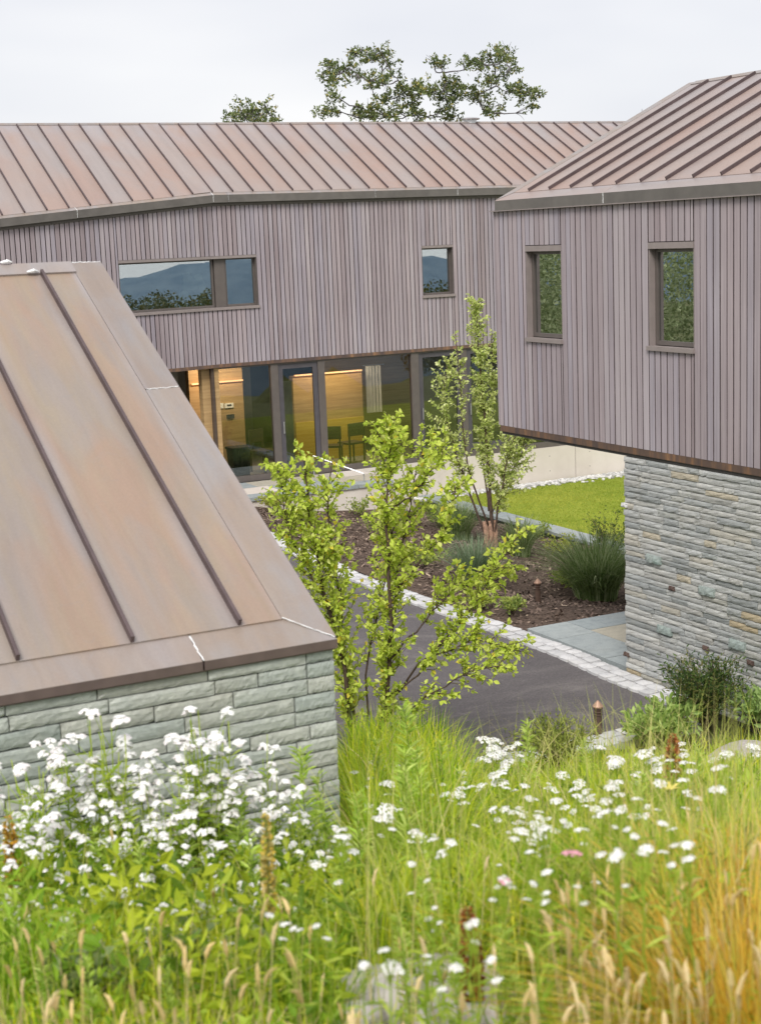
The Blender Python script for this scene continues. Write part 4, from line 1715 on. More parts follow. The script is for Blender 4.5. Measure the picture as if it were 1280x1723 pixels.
# ---------------------------------------------------------------- leaves and trees
def leaves_mesh(P, D, N, L, W, C):
    """n leaves: root P, direction D, face normal N, length L, width W"""
    n = len(P)
    D = D / (np.linalg.norm(D, axis=1)[:, None] + 1e-9)
    S = np.cross(D, N)
    S /= np.linalg.norm(S, axis=1)[:, None] + 1e-9
    N2 = np.cross(S, D)
    L = np.asarray(L)[:, None]
    W = np.asarray(W)[:, None]
    base = P
    mid = P + D * L * 0.45 - N2 * L * 0.04
    r = P + D * L * 0.42 + S * W / 2 + N2 * W * 0.16
    l_ = P + D * L * 0.42 - S * W / 2 + N2 * W * 0.16
    r2 = P + D * L * 0.75 + S * W * 0.33 + N2 * W * 0.06
    l2 = P + D * L * 0.75 - S * W * 0.33 + N2 * W * 0.06
    tip = P + D * L - N2 * L * 0.10
    V = np.stack([base, r, r2, tip, l2, l_, mid], 1).reshape(-1, 3)
    o = np.arange(n)[:, None] * 7
    q = np.vstack([o + np.array([[1, 2, 3, 6]]), o + np.array([[6, 3, 4, 5]])])
    t = np.vstack([o + np.array([[0, 1, 6]]), o + np.array([[0, 6, 5]])])
    return V, [q, t], np.repeat(C, 7, 0)


def rand_unit(n):
    v = rng.normal(0, 1, (n, 3))
    return v / np.linalg.norm(v, axis=1)[:, None]


def resample(P, n):
    P = np.asarray(P, float)
    s = np.concatenate([[0], np.cumsum(np.linalg.norm(np.diff(P, axis=0), axis=1))])
    t = np.linspace(0, s[-1], n)
    return np.stack([np.interp(t, s, P[:, k]) for k in range(3)], -1)


def wiggle(P, amp):
    n = len(P)
    w = np.cumsum(rng.normal(0, amp, (n, 3)), 0)
    w -= np.linspace(0, 1, n)[:, None] * w[-1]
    w[0] = 0
    return P + w


def birch(name, label, cat, base, stems, twig, leafL, pal, pal_p, leaf_n, parts=0, bark='bark', lowbark=None, group=None):
    """stems: list of dict(P world polyline, r0, r1, twigs, from, spread, dens) ; leaves hang on side twigs"""
    t = empty(name, base, label, cat, group)
    base = np.asarray(base, float)
    LP, LD = [], []
    mbt = MB()
    for st in stems:
        P = wiggle(resample(st['P'], 16), 0.012)
        m = MB()
        m.tube(P, np.linspace(st['r0'], st['r1'], 16), 7)
        m.build('trunk' if st['r0'] > 0.014 else 'branch', M[bark], t, base, True)
        k = int(st['twigs'] * 1.4)
        ts = rng.uniform(st.get('lo', 0.25), 1.0, k)
        for a in ts:
            i = a * 15
            i0 = int(min(14, i))
            p = P[i0] + (P[i0 + 1] - P[i0]) * (i - i0)
            ax = P[i0 + 1] - P[i0]
            ax /= np.linalg.norm(ax)
            r = rand_unit(1)[0]
            r -= ax * (r @ ax)
            r /= np.linalg.norm(r)
            fat = math.sin(math.pi * min(1, max(0.05, (a - st.get('lo', .25)) / (1 - st.get('lo', .25)) * 0.68 + 0.14))) ** 0.6
            L = st['spread'] * st.get('sx', 1.6) * rng.uniform(0.2, 1.0) ** 0.8 * fat
            d = r * rng.uniform(0.5, 1.0) + ax * rng.uniform(0.5, 1.1) + np.array([0, 0, rng.uniform(0, 0.35)])
            d /= np.linalg.norm(d)
            n_ = 6
            tt = np.linspace(0, 1, n_)[:, None]
            Q = p + d * L * tt + np.array([0, 0, -0.10 * L]) * tt ** 2 + rng.normal(0, 0.012, (n_, 3)) * tt
            mbt.tube(Q, np.linspace(0.0042, 0.0015, n_), 4)
            nl = max(3, int(st['dens'] * 0.82 * L / twig))
            for b in rng.uniform(0.12, 1.0, nl):
                j = b * (n_ - 1)
                j0 = int(min(n_ - 2, j))
                LP.append(Q[j0] + (Q[j0 + 1] - Q[j0]) * (j - j0))
                s = rand_unit(1)[0] * 0.9 + d * 0.7 + np.array([0, 0, -0.15])
                LD.append(s)
        # a few leaves straight on the upper stem
        for a in rng.uniform(max(0.45, st.get('lo', .25)), 1.0, int(st['dens'] * 4)):
            i = a * 15
            i0 = int(min(14, i))
            LP.append(P[i0] + (P[i0 + 1] - P[i0]) * (i - i0))
            LD.append(rand_unit(1)[0] + np.array([0, 0, .5]))
        LP.append(P[-1])
        LD.append(np.array([rng.normal(0, .3), rng.normal(0, .3), 1.0]))
    mbt.build('twigs', M[bark], t, base)['kind'] = 'stuff'
    LP, LD = np.array(LP), np.array(LD)
    if len(LP) > leaf_n:
        s = rng.choice(len(LP), leaf_n, replace=False)
        LP, LD = LP[s], LD[s]
    n = len(LP)
    print('LEAVES', name, n)
    N = rand_unit(n) * 0.75 + np.array([0, 0, 0.8])
    L = leafL * rng.uniform(0.45, 1.3, n)
    W = L * rng.uniform(0.5, 0.72, n)
    C = pick(pal, n, pal_p, 0.18)
    if parts:
        # the leaves that show largest are parts of their own
        d = LP @ FW
        first = np.argsort(d - 3 * L)[:parts]
        rest = np.setdiff1d(np.arange(n), first)
        lm = [mesh_np('leaf', *leaves_mesh(np.zeros((1, 3)), np.array([[0, 1.0, 0]]), np.array([[0, 0, 1.0]]), [1.0], [w], np.ones((1, 3)))[:2], M['leaf_single']) for w in (0.6, 0.68, 0.75)]
        for i in first:
            dd = Vector(LD[i]).normalized()
            nn = Vector(N[i])
            s = dd.cross(nn).normalized()
            n2 = s.cross(dd)
            R = Matrix((s, dd, n2)).transposed().to_euler()
            link('leaf', random.choice(lm), t, LP[i] - base, R, (L[i],) * 3)
    else:
        rest = np.arange(n)
    V, P, CC = leaves_mesh(LP[rest] - base, LD[rest], N[rest], L[rest], W[rest], C[rest])
    o = link('crown', mesh_np('crown', V, P, M['leaf'], CC), t)
    if len(rest) > 300:
        o['kind'] = 'stuff'
    return t


LIME = [(0.70, 0.79, 0.15), (0.60, 0.71, 0.10), (0.47, 0.60, 0.075), (0.76, 0.80, 0.26), (0.85, 0.72, 0.10)]
LIME_P = [.38, .30, .17, .12, .03]
M['leaf_single'] = single_leaf_mat('lime_leaf', [(0, (0.47, 0.60, 0.075)), (0.35, (0.60, 0.71, 0.10)), (0.7, (0.70, 0.79, 0.15)), (0.95, (0.76, 0.80, 0.26)), (1.0, (0.85, 0.72, 0.10))])


def stem(pts, d0, r0, r1, twigs, spread, dens, lo=0.25, sx=1.38):
    """pts: image directions with a forward distance offset each"""
    return dict(P=np.array([at_d(x, y, d0 + o) for x, y, o in pts]), r0=r0, r1=r1, twigs=twigs, spread=spread, dens=dens, lo=lo, sx=sx)


D1 = 13.1
b1 = at_d(612, 1265, D1)
b1z = float(hill_z(b1[0], b1[1]))
S1 = [
    stem([(606, 1290, 0), (590, 1215, -.1), (570, 1090, -.2), (545, 985, -.25), (527, 880, -.2), (512, 765, -.2)], D1, 0.026, 0.005, 95, 0.32, 6.0, 0.12),
    stem([(610, 1290, 0), (590, 1160, .1), (580, 1040, .2), (560, 940, .3), (548, 850, .3), (560, 770, .3)], D1, 0.020, 0.004, 60, 0.32, 6.0, 0.18),
    stem([(618, 1290, 0), (650, 1190, -.1), (655, 1060, -.2), (653, 930, -.2), (650, 830, -.2), (655, 722, -.2)], D1, 0.028, 0.005, 120, 0.34, 6.0, 0.15),
    stem([(655, 1090, -.2), (668, 960, .1), (690, 860, .3), (700, 780, .35), (728, 755, .4)], D1, 0.012, 0.004, 40, 0.28, 6, 0.3),
    stem([(612, 1290, 0), (620, 1120, .2), (640, 1000, .3), (660, 930, .3), (640, 850, .2)], D1, 0.012, 0.004, 34, 0.32, 5, 0.35),
    stem([(640, 1200, 0), (700, 1120, .1), (770, 1055, .1), (830, 965, .15), (868, 905, .2)], D1, 0.012, 0.003, 44, 0.24, 6, 0.30),
    stem([(655, 1110, -.2), (720, 1030, .3), (770, 985, .5), (800, 960, .55), (850, 955, .5)], D1, 0.010, 0.003, 34, 0.26, 6, 0.35),
    stem([(650, 1180, -.1), (740, 1110, -.2), (800, 1080, -.2), (870, 1095, -.25)], D1, 0.010, 0.003, 34, 0.24, 6, 0.25),
    stem([(630, 1240, -.1), (720, 1170, -.4), (790, 1130, -.5), (845, 1120, -.5)], D1, 0.010, 0.003, 26, 0.22, 5, 0.25),
    stem([(575, 1110, -.2), (540, 1010, -.3), (500, 930, -.35), (475, 870, -.3), (470, 790, -.3)], D1, 0.010, 0.003, 40, 0.28, 6, 0.35),
    stem([(655, 1000, -.2), (690, 950, -.4), (740, 900, -.5), (760, 860, -.5), (765, 820, -.5)], D1, 0.010, 0.003, 26, 0.2, 6, 0.4),
    stem([(655, 860, -.2), (690, 830, -.3), (725, 800, -.35), (748, 745, -.35)], D1, 0.008, 0.003, 22, 0.17, 6, 0.3),
]
birch('young_tree', 'multi stemmed young tree with lime leaves at the stone corner', 'tree', (b1[0], b1[1], b1z), S1, 0.058, 0.053, LIME, LIME_P, 14000, 285)

D2 = 25.2
b2 = at_d(824, 905, D2)
S2 = [
    stem([(826, 908, 0), (822, 840, 0), (818, 740, .1), (808, 640, .1), (800, 510, .1)], D2, 0.035, 0.006, 150, 0.30, 7, 0.22, 1.2),
    stem([(820, 908, 0), (800, 850, .1), (770, 770, .2), (745, 680, .25), (752, 610, .2)], D2, 0.022, 0.005, 60, 0.36, 6, 0.25),
    stem([(830, 908, 0), (845, 830, -.1), (862, 740, -.1), (885, 700, -.1)], D2, 0.020, 0.005, 55, 0.42, 6, 0.2),
    stem([(822, 860, 0), (815, 760, .3), (830, 660, .35), (828, 560, .3)], D2, 0.018, 0.005, 60, 0.22, 7, 0.25, 1.3),
    stem([(824, 890, 0), (790, 800, -.2), (775, 720, -.2), (765, 560, -.2)], D2, 0.018, 0.005, 40, 0.22, 6, 0.25, 1.2),
    stem([(826, 870, 0), (855, 800, .3), (878, 760, .3), (880, 720, .3)], D2, 0.012, 0.004, 40, 0.40, 6, 0.15),
]
PAL2 = [(0.76, 0.82, 0.32), (0.55, 0.64, 0.19), (0.76, 0.80, 0.40), (0.40, 0.50, 0.12)]
birch('slender_tree', 'slender upright birch standing in the mulch bed before the glass', 'tree', (b2[0], b2[1], float(bed_z(b2[0], b2[1]))), S2, 0.075, 0.060, PAL2, [.35, .3, .2, .15], 11000, 0)
tp = MB()   # peeling lower stems
for dx in (-.07, 0, .07):
    tp.tube([(b2[0] + dx, b2[1] - .03, -5.5), (b2[0] + dx * 1.2, b2[1] - .03, -4.95), (b2[0] + dx * 1.5, b2[1], -4.75)], [0.05, 0.042, 0.034], 7)
tp.build('peeling_bark', M['bark_peel'], bpy.data.objects['slender_tree'])


def oak(label, name, clusters, trunk_px, D, rad, n_leaf, base_z=-7.0):
    base = at_d(*trunk_px[0], D)
    base[2] = base_z
    t = empty(name, base, label, 'tree')
    C0 = [at_d(x, y, D + rng.uniform(-1.2, 1.2)) for x, y, s in clusters]
    trunk = [base] + [at_d(x, y, D) for x, y in trunk_px]
    m = MB()
    m.tube(wiggle(resample(trunk, 12), 0.05), np.linspace(0.26, 0.10, 12), 9)
    m.build('trunk', M['bark_oak'], t, base, True)
    fork = trunk[-1]
    mb_ = MB()
    done = [fork, trunk[-2]]
    order = sorted(range(len(C0)), key=lambda i: np.linalg.norm(C0[i] - fork))
    for i in order:
        c = C0[i]
        cand = sorted(done, key=lambda q: np.linalg.norm(q - c) + 0.6 * max(0, q[2] - c[2]))[0]
        mid = (c + cand) / 2 + np.array([rng.normal(0, .15), rng.normal(0, .15), -0.1 * np.linalg.norm(c - cand)])
        P = wiggle(resample([cand, mid, c], 8), 0.018)
        r0 = 0.018 + 0.008 * np.linalg.norm(c - cand)
        mb_.tube(P, np.linspace(r0, 0.010, 8), 6)
        for k in range(5):
            e = c + rand_unit(1)[0] * rad * rng.uniform(.6, 1.2)
            mb_.tube(resample([P[5], (P[5] + e) / 2 + rng.normal(0, .05, 3), e], 4), np.linspace(0.009, 0.004, 4), 4)
        done.append(c)
        done.append(P[4])
    mb_.build('branches', M['bark_oak'], t, base)
    LP, LD, col = [], [], []
    for (x, y, s), c in zip(clusters, C0):
        nb = int(n_leaf * s)
        # leaves stand in whorls at twig ends
        for k in range(max(5, int(nb / 3.0))):
            o = rand_unit(1)[0] * (rng.uniform(0, 1) ** 0.5) * rad * math.sqrt(s) * np.array([1.25, 1.25, 0.85])
            tone = rng.uniform(0, 1)
            for q in range(8):
                LP.append(c + o + rng.normal(0, .03, 3))
                LD.append(rand_unit(1)[0] + np.array([0, 0, .35]))
                col.append(tone)
    LP, LD, col = np.array(LP), np.array(LD), np.array(col)
    n = len(LP)
    a, b, c_ = np.array([0.09, 0.125, 0.05]), np.array([0.26, 0.31, 0.115]), np.array([0.44, 0.38, 0.11])
    C = a + (b - a) * col[:, None]
    C = np.where((rng.uniform(0, 1, n) < 0.10)[:, None], c_, C) * rng.uniform(.8, 1.2, (n, 1))
    L = rng.uniform(0.075, 0.135, n)
    V, P, CC = leaves_mesh(LP - base, LD, rand_unit(n) + np.array([0, 0, .5]), L, L * 0.5, C)
    o = link('crown', mesh_np('crown', V, P, M['oak_leaf'], CC), t)
    o['kind'] = 'stuff'


def ocrop(lst):
    return [(380 + x / 2.37, 60 + y / 2.37, s) for x, y, s in lst]


OAK = ocrop([(410, 120, .6), (440, 135, .7), (500, 78, .5), (545, 60, .6), (550, 95, .5), (620, 65, .9), (655, 100, .7), (590, 80, .4), (395, 160, .7), (490, 130, .9), (515, 150, .6), (430, 240, .9), (390, 310, .9), (425, 290, .7), (440, 180, .8), (575, 185, 1.1), (610, 185, 1.0), (660, 155, .6), (550, 290, 1.1), (590, 310, 1.1), (630, 255, 1.0), (690, 240, 1.1), (720, 205, .9), (740, 270, 1.0), (690, 310, 1.0), (640, 320, 1.0), (540, 320, 1.0), (760, 310, .9), (780, 190, .8), (770, 225, .9), (830, 105, .5), (860, 108, .5), (880, 185, .9), (910, 200, .8), (820, 215, 1.0), (850, 235, .9), (900, 240, .9), (945, 225, .9), (985, 235, 1.1), (1015, 245, .8), (880, 275, .6), (980, 110, 1.0), (1010, 115, .8), (1045, 75, .8), (1110, 55, .6), (1125, 85, .8), (1085, 110, .9), (1135, 135, .7), (1075, 170, .9), (1045, 175, .7), (1060, 285, .9), (1055, 305, .6), (1135, 225, .8), (1170, 205, .9), (1200, 240, .9), (1235, 225, .7), (1205, 285, .6), (870, 315, .8), (910, 325, .6)])
oak('spreading oak with open crown rising behind the long roof', 'oak_tree', OAK, [(690, 330), (690, 260), (700, 205)], 48, 0.36, 70)
OAK2 = ocrop([(60, 285, .8), (110, 300, .9), (155, 270, .6), (150, 315, .9), (30, 325, .8), (80, 325, 1.0), (120, 335, 1.0), (195, 340, .4), (10, 345, .8)])
oak('small oak top just showing over the left of the long roof', 'oak_tree', OAK2, [(430, 330), (430, 250), (428, 212)], 50, 0.42, 70)


# ---------------------------------------------------------------- shrubs and grass clumps
def clump(name, label, base, h, n, spread, pal, group, w=0.011, lean=0.9, cat='ornamental grass', segs=5, rad=0.16):
    base = np.asarray(base, float)
    ang = rng.uniform(0, 6.28, n)
    rr = rng.uniform(0, 1, n) ** 0.5 * rad
    P = np.stack([rr * np.cos(ang), rr * np.sin(ang), np.zeros(n)], -1)
    H = h * rng.uniform(0.55, 1.12, n)
    bend = np.abs(rng.normal(0.25, 0.3, n)) * lean + rr * 1.2
    V, F, C, _ = mesh_blades(P, H, w * rng.uniform(.6, 1.2, n), ang + rng.normal(0, .5, n), bend, pick(pal, n), segs)
    return tag(link(name, mesh_np(name, V, F, M['blade'], C), None, base), label, cat, group)


MISC = [(0.20, 0.29, 0.09), (0.28, 0.37, 0.14), (0.46, 0.52, 0.28), (0.12, 0.19, 0.05)]


def bedpt(px, py):
    z = -5.1
    for _ in range(8):
        p = at_z(px, py, z)
        z = float(bed_z(p[0], p[1]))
    return np.array([p[0], p[1], z - 0.01])


clump('grass_clump', 'largest dark green grass clump against the grey stone wall', bedpt(1003, 1008), 1.10, 1700, 1, MISC, 'ornamental grass clumps in the bed', 0.013, 1.3, rad=0.3)
clump('grass_clump', 'blue green grass clump in front of the slender birch', bedpt(800, 985), 0.82, 900, 1, [(0.23, 0.31, 0.18), (0.30, 0.38, 0.25), (0.16, 0.23, 0.11)], 'ornamental grass clumps in the bed', 0.011, 1.1, rad=0.2)
clump('grass_clump', 'upright grass clump right of the birch against the lawn edge', bedpt(876, 935), 0.75, 700, 1, MISC, 'ornamental grass clumps in the bed', 0.011, 1.0, rad=0.16)
clump('grass_clump', 'shaded grass clump left of the birch trunk', bedpt(770, 908), 0.85, 700, 1, MISC, 'ornamental grass clumps in the bed', 0.012, 1.0, rad=0.22)


def leafy(name, label, base, r, h, n, leafL, pal, cat, group=None, stems=14, narrow=0.6, p=None, mat='leaf', up=0.3, tone=1.6):
    """a low shrub: stems from the base, leaves through its volume"""
    base = np.asarray(base, float)
    t = empty(name, base, label, cat, group)
    m = MB()
    tips = []
    for k in range(stems):
        a = rng.uniform(0, 6.28)
        e = np.array([math.cos(a) * r * rng.uniform(.15, .9), math.sin(a) * r * rng.uniform(.15, .9), h * rng.uniform(.55, 1.0)])
        Q = resample([np.zeros(3), e * np.array([.4, .4, .55]), e], 6)
        m.tube(Q, np.linspace(0.006, 0.002, 6), 4)
        tips.append(Q)
    m.build('stem', M['bark'], t, (0, 0, 0))
    T = np.array(tips)
    i = rng.integers(0, stems, n)
    f = rng.uniform(0.25, 1.0, n) ** 0.7 * 4.99
    j = f.astype(int)
    LP = T[i, j] + (T[i, np.minimum(j + 1, 5)] - T[i, j]) * (f - j)[:, None] + rng.normal(0, 1, (n, 3)) * np.array([r, r, h * .6]) * 0.10
    LP[:, 2] = np.maximum(LP[:, 2], 0.01)
    out = LP.copy()
    out[:, 2] *= 0.3
    out /= np.linalg.norm(out, axis=1)[:, None] + 1e-6
    LD = rand_unit(n) * 0.8 + out * 0.6 + np.array([0, 0, up])
    L = leafL * rng.uniform(.6, 1.2, n)
    V, P, C = leaves_mesh(LP, LD, rand_unit(n) + np.array([0, 0, .7]), L, L * narrow, np.minimum(pick(pal, n, p) * tone, .8))
    o = link('foliage', mesh_np('foliage', V, P, M[mat], C), t)
    if n > 300:
        o['kind'] = 'stuff'
    return t


YEW = [(0.035, 0.065, 0.02), (0.055, 0.095, 0.025), (0.09, 0.14, 0.035), (0.15, 0.15, 0.05)]
LOWG = [(0.22, 0.27, 0.06), (0.29, 0.33, 0.08), (0.14, 0.19, 0.045)]
SPRIG = [(0.32, 0.33, 0.06), (0.24, 0.28, 0.05)]
for px, py, r, h, n, pal, lab in (
        (945, 935, .3, .3, 150, SPRIG, 'yellow green sprig in the mulch left of the big grass clump'),
        (925, 880, .35, .2, 160, LOWG, 'low pale shrub below the lawn edging wall'),
        (640, 900, .4, .35, 220, LOWG, 'low green shrub behind the lime tree'),
        (712, 955, .45, .3, 260, LOWG, 'spreading low shrub beside the kerb behind the lime tree'),
        (862, 1035, .22, .2, 150, LOWG, 'small green shrub left of the mulch bed bollard'),
        (955, 985, .26, .22, 190, LOWG, 'sprawling small shrub right of the mulch bed bollard'),
        (980, 1000, .4, .3, 220, LOWG, 'trailing green shrub at the foot of the big grass clump'),
        (812, 1025, .25, .18, 120, LOWG, 'small trailing plant near the kerb in the mulch bed'),
        (460, 862, .35, .3, 190, SPRIG, 'yellow green plant at the terrace by the small dark bollard'),
        (500, 880, .4, .25, 200, LOWG, 'low plant in mulch behind the left plume of the lime tree'),
        (605, 870, .3, .3, 160, LOWG, 'small shrub in mulch between the two plumes of the lime tree'),
        (740, 890, .4, .5, 300, LOWG, 'bushy green shrub left of the shaded grass clump'),
        (905, 905, .3, .22, 130, LOWG, 'tiny shrub right of the upright grass clump')):
    leafy('low_shrub', lab, bedpt(px, py), r * 1.35, h * 1.25, int(n * 2.2), 0.055, pal, 'shrub', 'low shrubs in the mulch bed')
leafy('shrub', 'dark green shrub behind the big grass clump', bedpt(1025, 960), .5, 1.0, 1000, 0.06, YEW, 'shrub', None, 30, 0.35)
p = at_z(1190, 1225, -4.93)
leafy('yew_bush', 'dark green yew bush against the foot of the grey stone wall', (9.38, 11.62, -4.95), .50, .74, 5200, 0.05, YEW, 'bush', None, 60, 0.30)
p = at_z(940, 1290, -4.9)
leafy('yew_bush', 'olive green low yew bush left of the near bollard', on_hill(935, 1292, 0.0), .46, .42, 2600, 0.045, [(0.17, 0.20, 0.04), (0.23, 0.26, 0.055), (0.11, 0.14, 0.03)], 'bush', None, 40, 0.34)
leafy('leafy_bush', 'light green broad leaved bush right of the near bollard', on_hill(1105, 1262, 0.0), .40, .42, 900, 0.10, [(0.25, 0.34, 0.09), (0.18, 0.27, 0.06), (0.32, 0.40, 0.13)], 'bush', None, 36, 0.42)
leafy('leafy_bush', 'light green bush between the yew and the near bollard', on_hill(1130, 1245, 0.0), .4, .4, 600, 0.09, [(0.22, 0.30, 0.08), (0.16, 0.24, 0.06)], 'bush', None, 28, 0.42)
leafy('leafy_bush', 'pale green sprig at the right frame edge by the stone wall', on_hill(1270, 1235, 0.0), .35, .5, 400, 0.09, [(0.25, 0.34, 0.12), (0.18, 0.27, 0.08)], 'bush', None, 20, 0.42)


# trees of the wood beyond the left side; they show as reflections in the two narrow windows
def wood_side():
    LP, LD, C = [], [], []
    for k in range(26):
        c = np.array([rng.uniform(-22, -4), rng.uniform(33, 60), 0])
        h = rng.uniform(4, 9)
        n = 3200
        u = rand_unit(n) * (rng.uniform(0.2, 1, (n, 1)) ** .4) * np.array([2.6, 2.6, h / 2])
        LP.append(c + u + np.array([0, 0, -6 + h / 2]))
        LD.append(rand_unit(n))
        C.append(pick([(0.26, 0.32, 0.15), (0.38, 0.44, 0.23), (0.50, 0.55, 0.32)], n))
    LP, LD, C = np.vstack(LP), np.vstack(LD), np.vstack(C)
    n = len(LP)
    V, P, CC = leaves_mesh(LP, LD, rand_unit(n), rng.uniform(.10, .22, n), rng.uniform(.06, .12, n), C)
    tag(link('woodland', mesh_np('woodland', V, P, M['oak_leaf'], CC)), 'mass of green trees beyond the left end of the long house', 'woodland', None, 'stuff')


wood_side()


def wood_slope():
    LP, LD, C = [], [], []
    for k in range(14):
        az = math.radians(-58 + 8.0 * k / 13 + rng.uniform(-.4, .4))
        dist = rng.uniform(70, 100)
        c = np.array([10 + dist * math.cos(az), 29 + dist * math.sin(az)])
        topz = -0.8 - dist * math.tan(math.radians(rng.uniform(1.45, 2.0)))
        zb = float(terrain_z(c[0], c[1]))
        h = max(3.0, topz - zb)
        n = 1500
        u = rand_unit(n) * (rng.uniform(0.2, 1, (n, 1)) ** .4) * np.array([1.8, 1.8, min(h / 2, 3.5)])
        LP.append(np.array([c[0], c[1], topz - min(h / 2, 3.5)]) + u)
        LD.append(rand_unit(n))
        C.append(pick([(0.06, 0.075, 0.02), (0.11, 0.12, 0.035), (0.16, 0.14, 0.05)], n))
    LP, LD, C = np.vstack(LP), np.vstack(LD), np.vstack(C)
    n = len(LP)
    V, P, CC = leaves_mesh(LP, LD, rand_unit(n), rng.uniform(.18, .34, n), rng.uniform(.10, .2, n), C)
    tag(link('thicket', mesh_np('thicket', V, P, M['oak_leaf'], CC)), 'thicket on the slope behind the camera, mirrored in the upper window', 'woodland', None, 'stuff')


wood_slope()


# ---------------------------------------------------------------- meadow
def in_house(x, y):
    return (x < 2.56) & (y > 5.24)


def sample_bank(n, dmin, dmax, lim=0.30):
    d = np.exp(rng.uniform(math.log(dmin), math.log(dmax), n))
    s = rng.uniform(-lim, lim, n)
    x = d * (FH[0] + s * RH[0])
    y = d * (FH[1] + s * RH[1])
    k = ~in_house(x, y) & (d < 14.35) & (y < 11.72) & ~((x > 9.4) & (y > 11.3))
    return x[k], y[k], d[k], s[k]


GREEN = np.array([(0.50, 0.61, 0.022), (0.38, 0.54, 0.02), (0.66, 0.70, 0.035), (0.17, 0.30, 0.015), (0.74, 0.70, 0.06)])
TAN = np.array([(0.72, 0.57, 0.28), (0.62, 0.50, 0.22), (0.80, 0.66, 0.38)])
GOLD = np.array([(0.74, 0.47, 0.03), (0.66, 0.34, 0.02), (0.80, 0.60, 0.10)])


def grass_field(name, label, n, dmin, dmax, hfun, pals, segs=4, w=(0.0035, 0.0075), bend=0.4, lim=0.3):
    x, y, d, s = sample_bank(n, dmin, dmax, lim)
    n = len(x)
    h, keep = hfun(d, s, x, y)
    h = h * rng.uniform(0.55, 1.15, n)
    col = pals(d, s, n)
    wd = rng.uniform(*w, n) * (0.75 + d / 12)
    k = keep
    B = np.stack([x, y, hill_z(x, y) - 0.02], -1)[k]
    V, F, C, _ = mesh_blades(B, h[k], wd[k], rng.uniform(0, 6.28, k.sum()), np.abs(rng.normal(bend, 0.3, k.sum())), col[k], segs)
    return tag(link(name, mesh_np(name, V, F, M['blade'], C)), label, None, None, 'stuff')


def h_meadow(d, s, x, y):
    px = s * 2577
    h = np.where(px < -70, 0.30, 0.42)
    h = np.where((px > -70) & (px < 120) & (d > 5), 0.62, h)
    h = np.where((px > 150) & (d > 8), 0.28, h)
    h = np.where((px > 100) & (d > 10.0), 0.11, h)
    h = np.where((px > 60) & (d > 13.3), 0.17, h)
    h = np.where(d < 3.4, 0.22, h)
    keep = rng.uniform(0, 1, len(d)) < np.where(d < 3.0, 0.6, 1.0)
    keep &= ~((np.abs(px - 90) < 190) & (d < 3.62) & (rng.uniform(0, 1, len(d)) < .95))
    return h, keep


def c_meadow(d, s, n):
    px = s * 2577
    c = pick(GREEN, n, [.3, .25, .2, .15, .1], .2)
    f = rng.uniform(0, 1, n)
    tan = (f < 0.04) | ((d < 3.2) & (f < 0.28))
    c = np.where(tan[:, None], pick(TAN, n, None, .2), c)
    gold = (px > 430 + 90 * (d - 3)) & (d < 4.2) & (f < 0.85 * np.clip((px - 430 - 90 * (d - 3)) / 120, 0, 1))
    c = np.where(gold[:, None], pick(GOLD, n, None, .2), c)
    dark = (np.sin(5 * s * 6 + d) * np.sin(d * 2.1 + 1.5 * s) > 0.15)
    return np.where((dark & ~tan & ~gold)[:, None], c * np.array([.55, .72, .60]), c)


grass_field('meadow_grass', 'wild green meadow grass covering the bank', 82000, 2.3, 14.4, h_meadow, c_meadow, 4)
grass_field('tall_grass', 'taller thin grass stems with bending tops in the meadow', 5000, 3.2, 12.5, lambda d, s, x, y: (np.where(s * 2577 < -70, 0.42, np.where((s * 2577 > 100) & (d > 9), .3, 0.75)), rng.uniform(0, 1, len(d)) < .8), lambda d, s, n: pick([(0.55, 0.58, 0.14), (0.45, 0.52, 0.09), (0.66, 0.58, 0.24)], n), 5, (0.002, 0.004), 0.35)


def ground_herbs():
    x, y, d, s = sample_bank(16000, 2.6, 7.0)
    px = s * 2577
    keep = rng.uniform(0, 1, len(x)) < np.where(px < -60, 0.95, 0.75) * np.where(d < 3.1, .4, 1)
    keep &= ~((np.abs(px - 90) < 190) & (d < 3.7))
    x, y, d = x[keep], y[keep], d[keep]
    n = len(x)
    h = rng.uniform(0.02, 0.34, n) * np.where(d < 3.2, .6, 1)
    P = np.stack([x, y, hill_z(x, y) + h], -1)
    D = rand_unit(n) + np.array([0, 0, .55])
    L = rng.uniform(0.03, 0.085, n) * np.clip((d - 1.2) / 3.0, .4, 1)
    lush = np.sin(2.3 * x + 1) * np.sin(2.1 * y) > 0
    C = np.where(lush[:, None], pick([(0.30, 0.47, 0.03), (0.20, 0.35, 0.025), (0.44, 0.58, 0.06)], n), pick([(0.50, 0.58, 0.04), (0.38, 0.48, 0.03), (0.14, 0.24, 0.02)], n))
    V, F, CC = leaves_mesh(P, D, rand_unit(n) + np.array([0, 0, .5]), L, L * rng.uniform(.2, .5, n), C)
    tag(link('ground_herbs', mesh_np('ground_herbs', V, F, M['leaf'], CC)), 'leafy green herbs covering the bank among the grass', None, None, 'stuff')


ground_herbs()


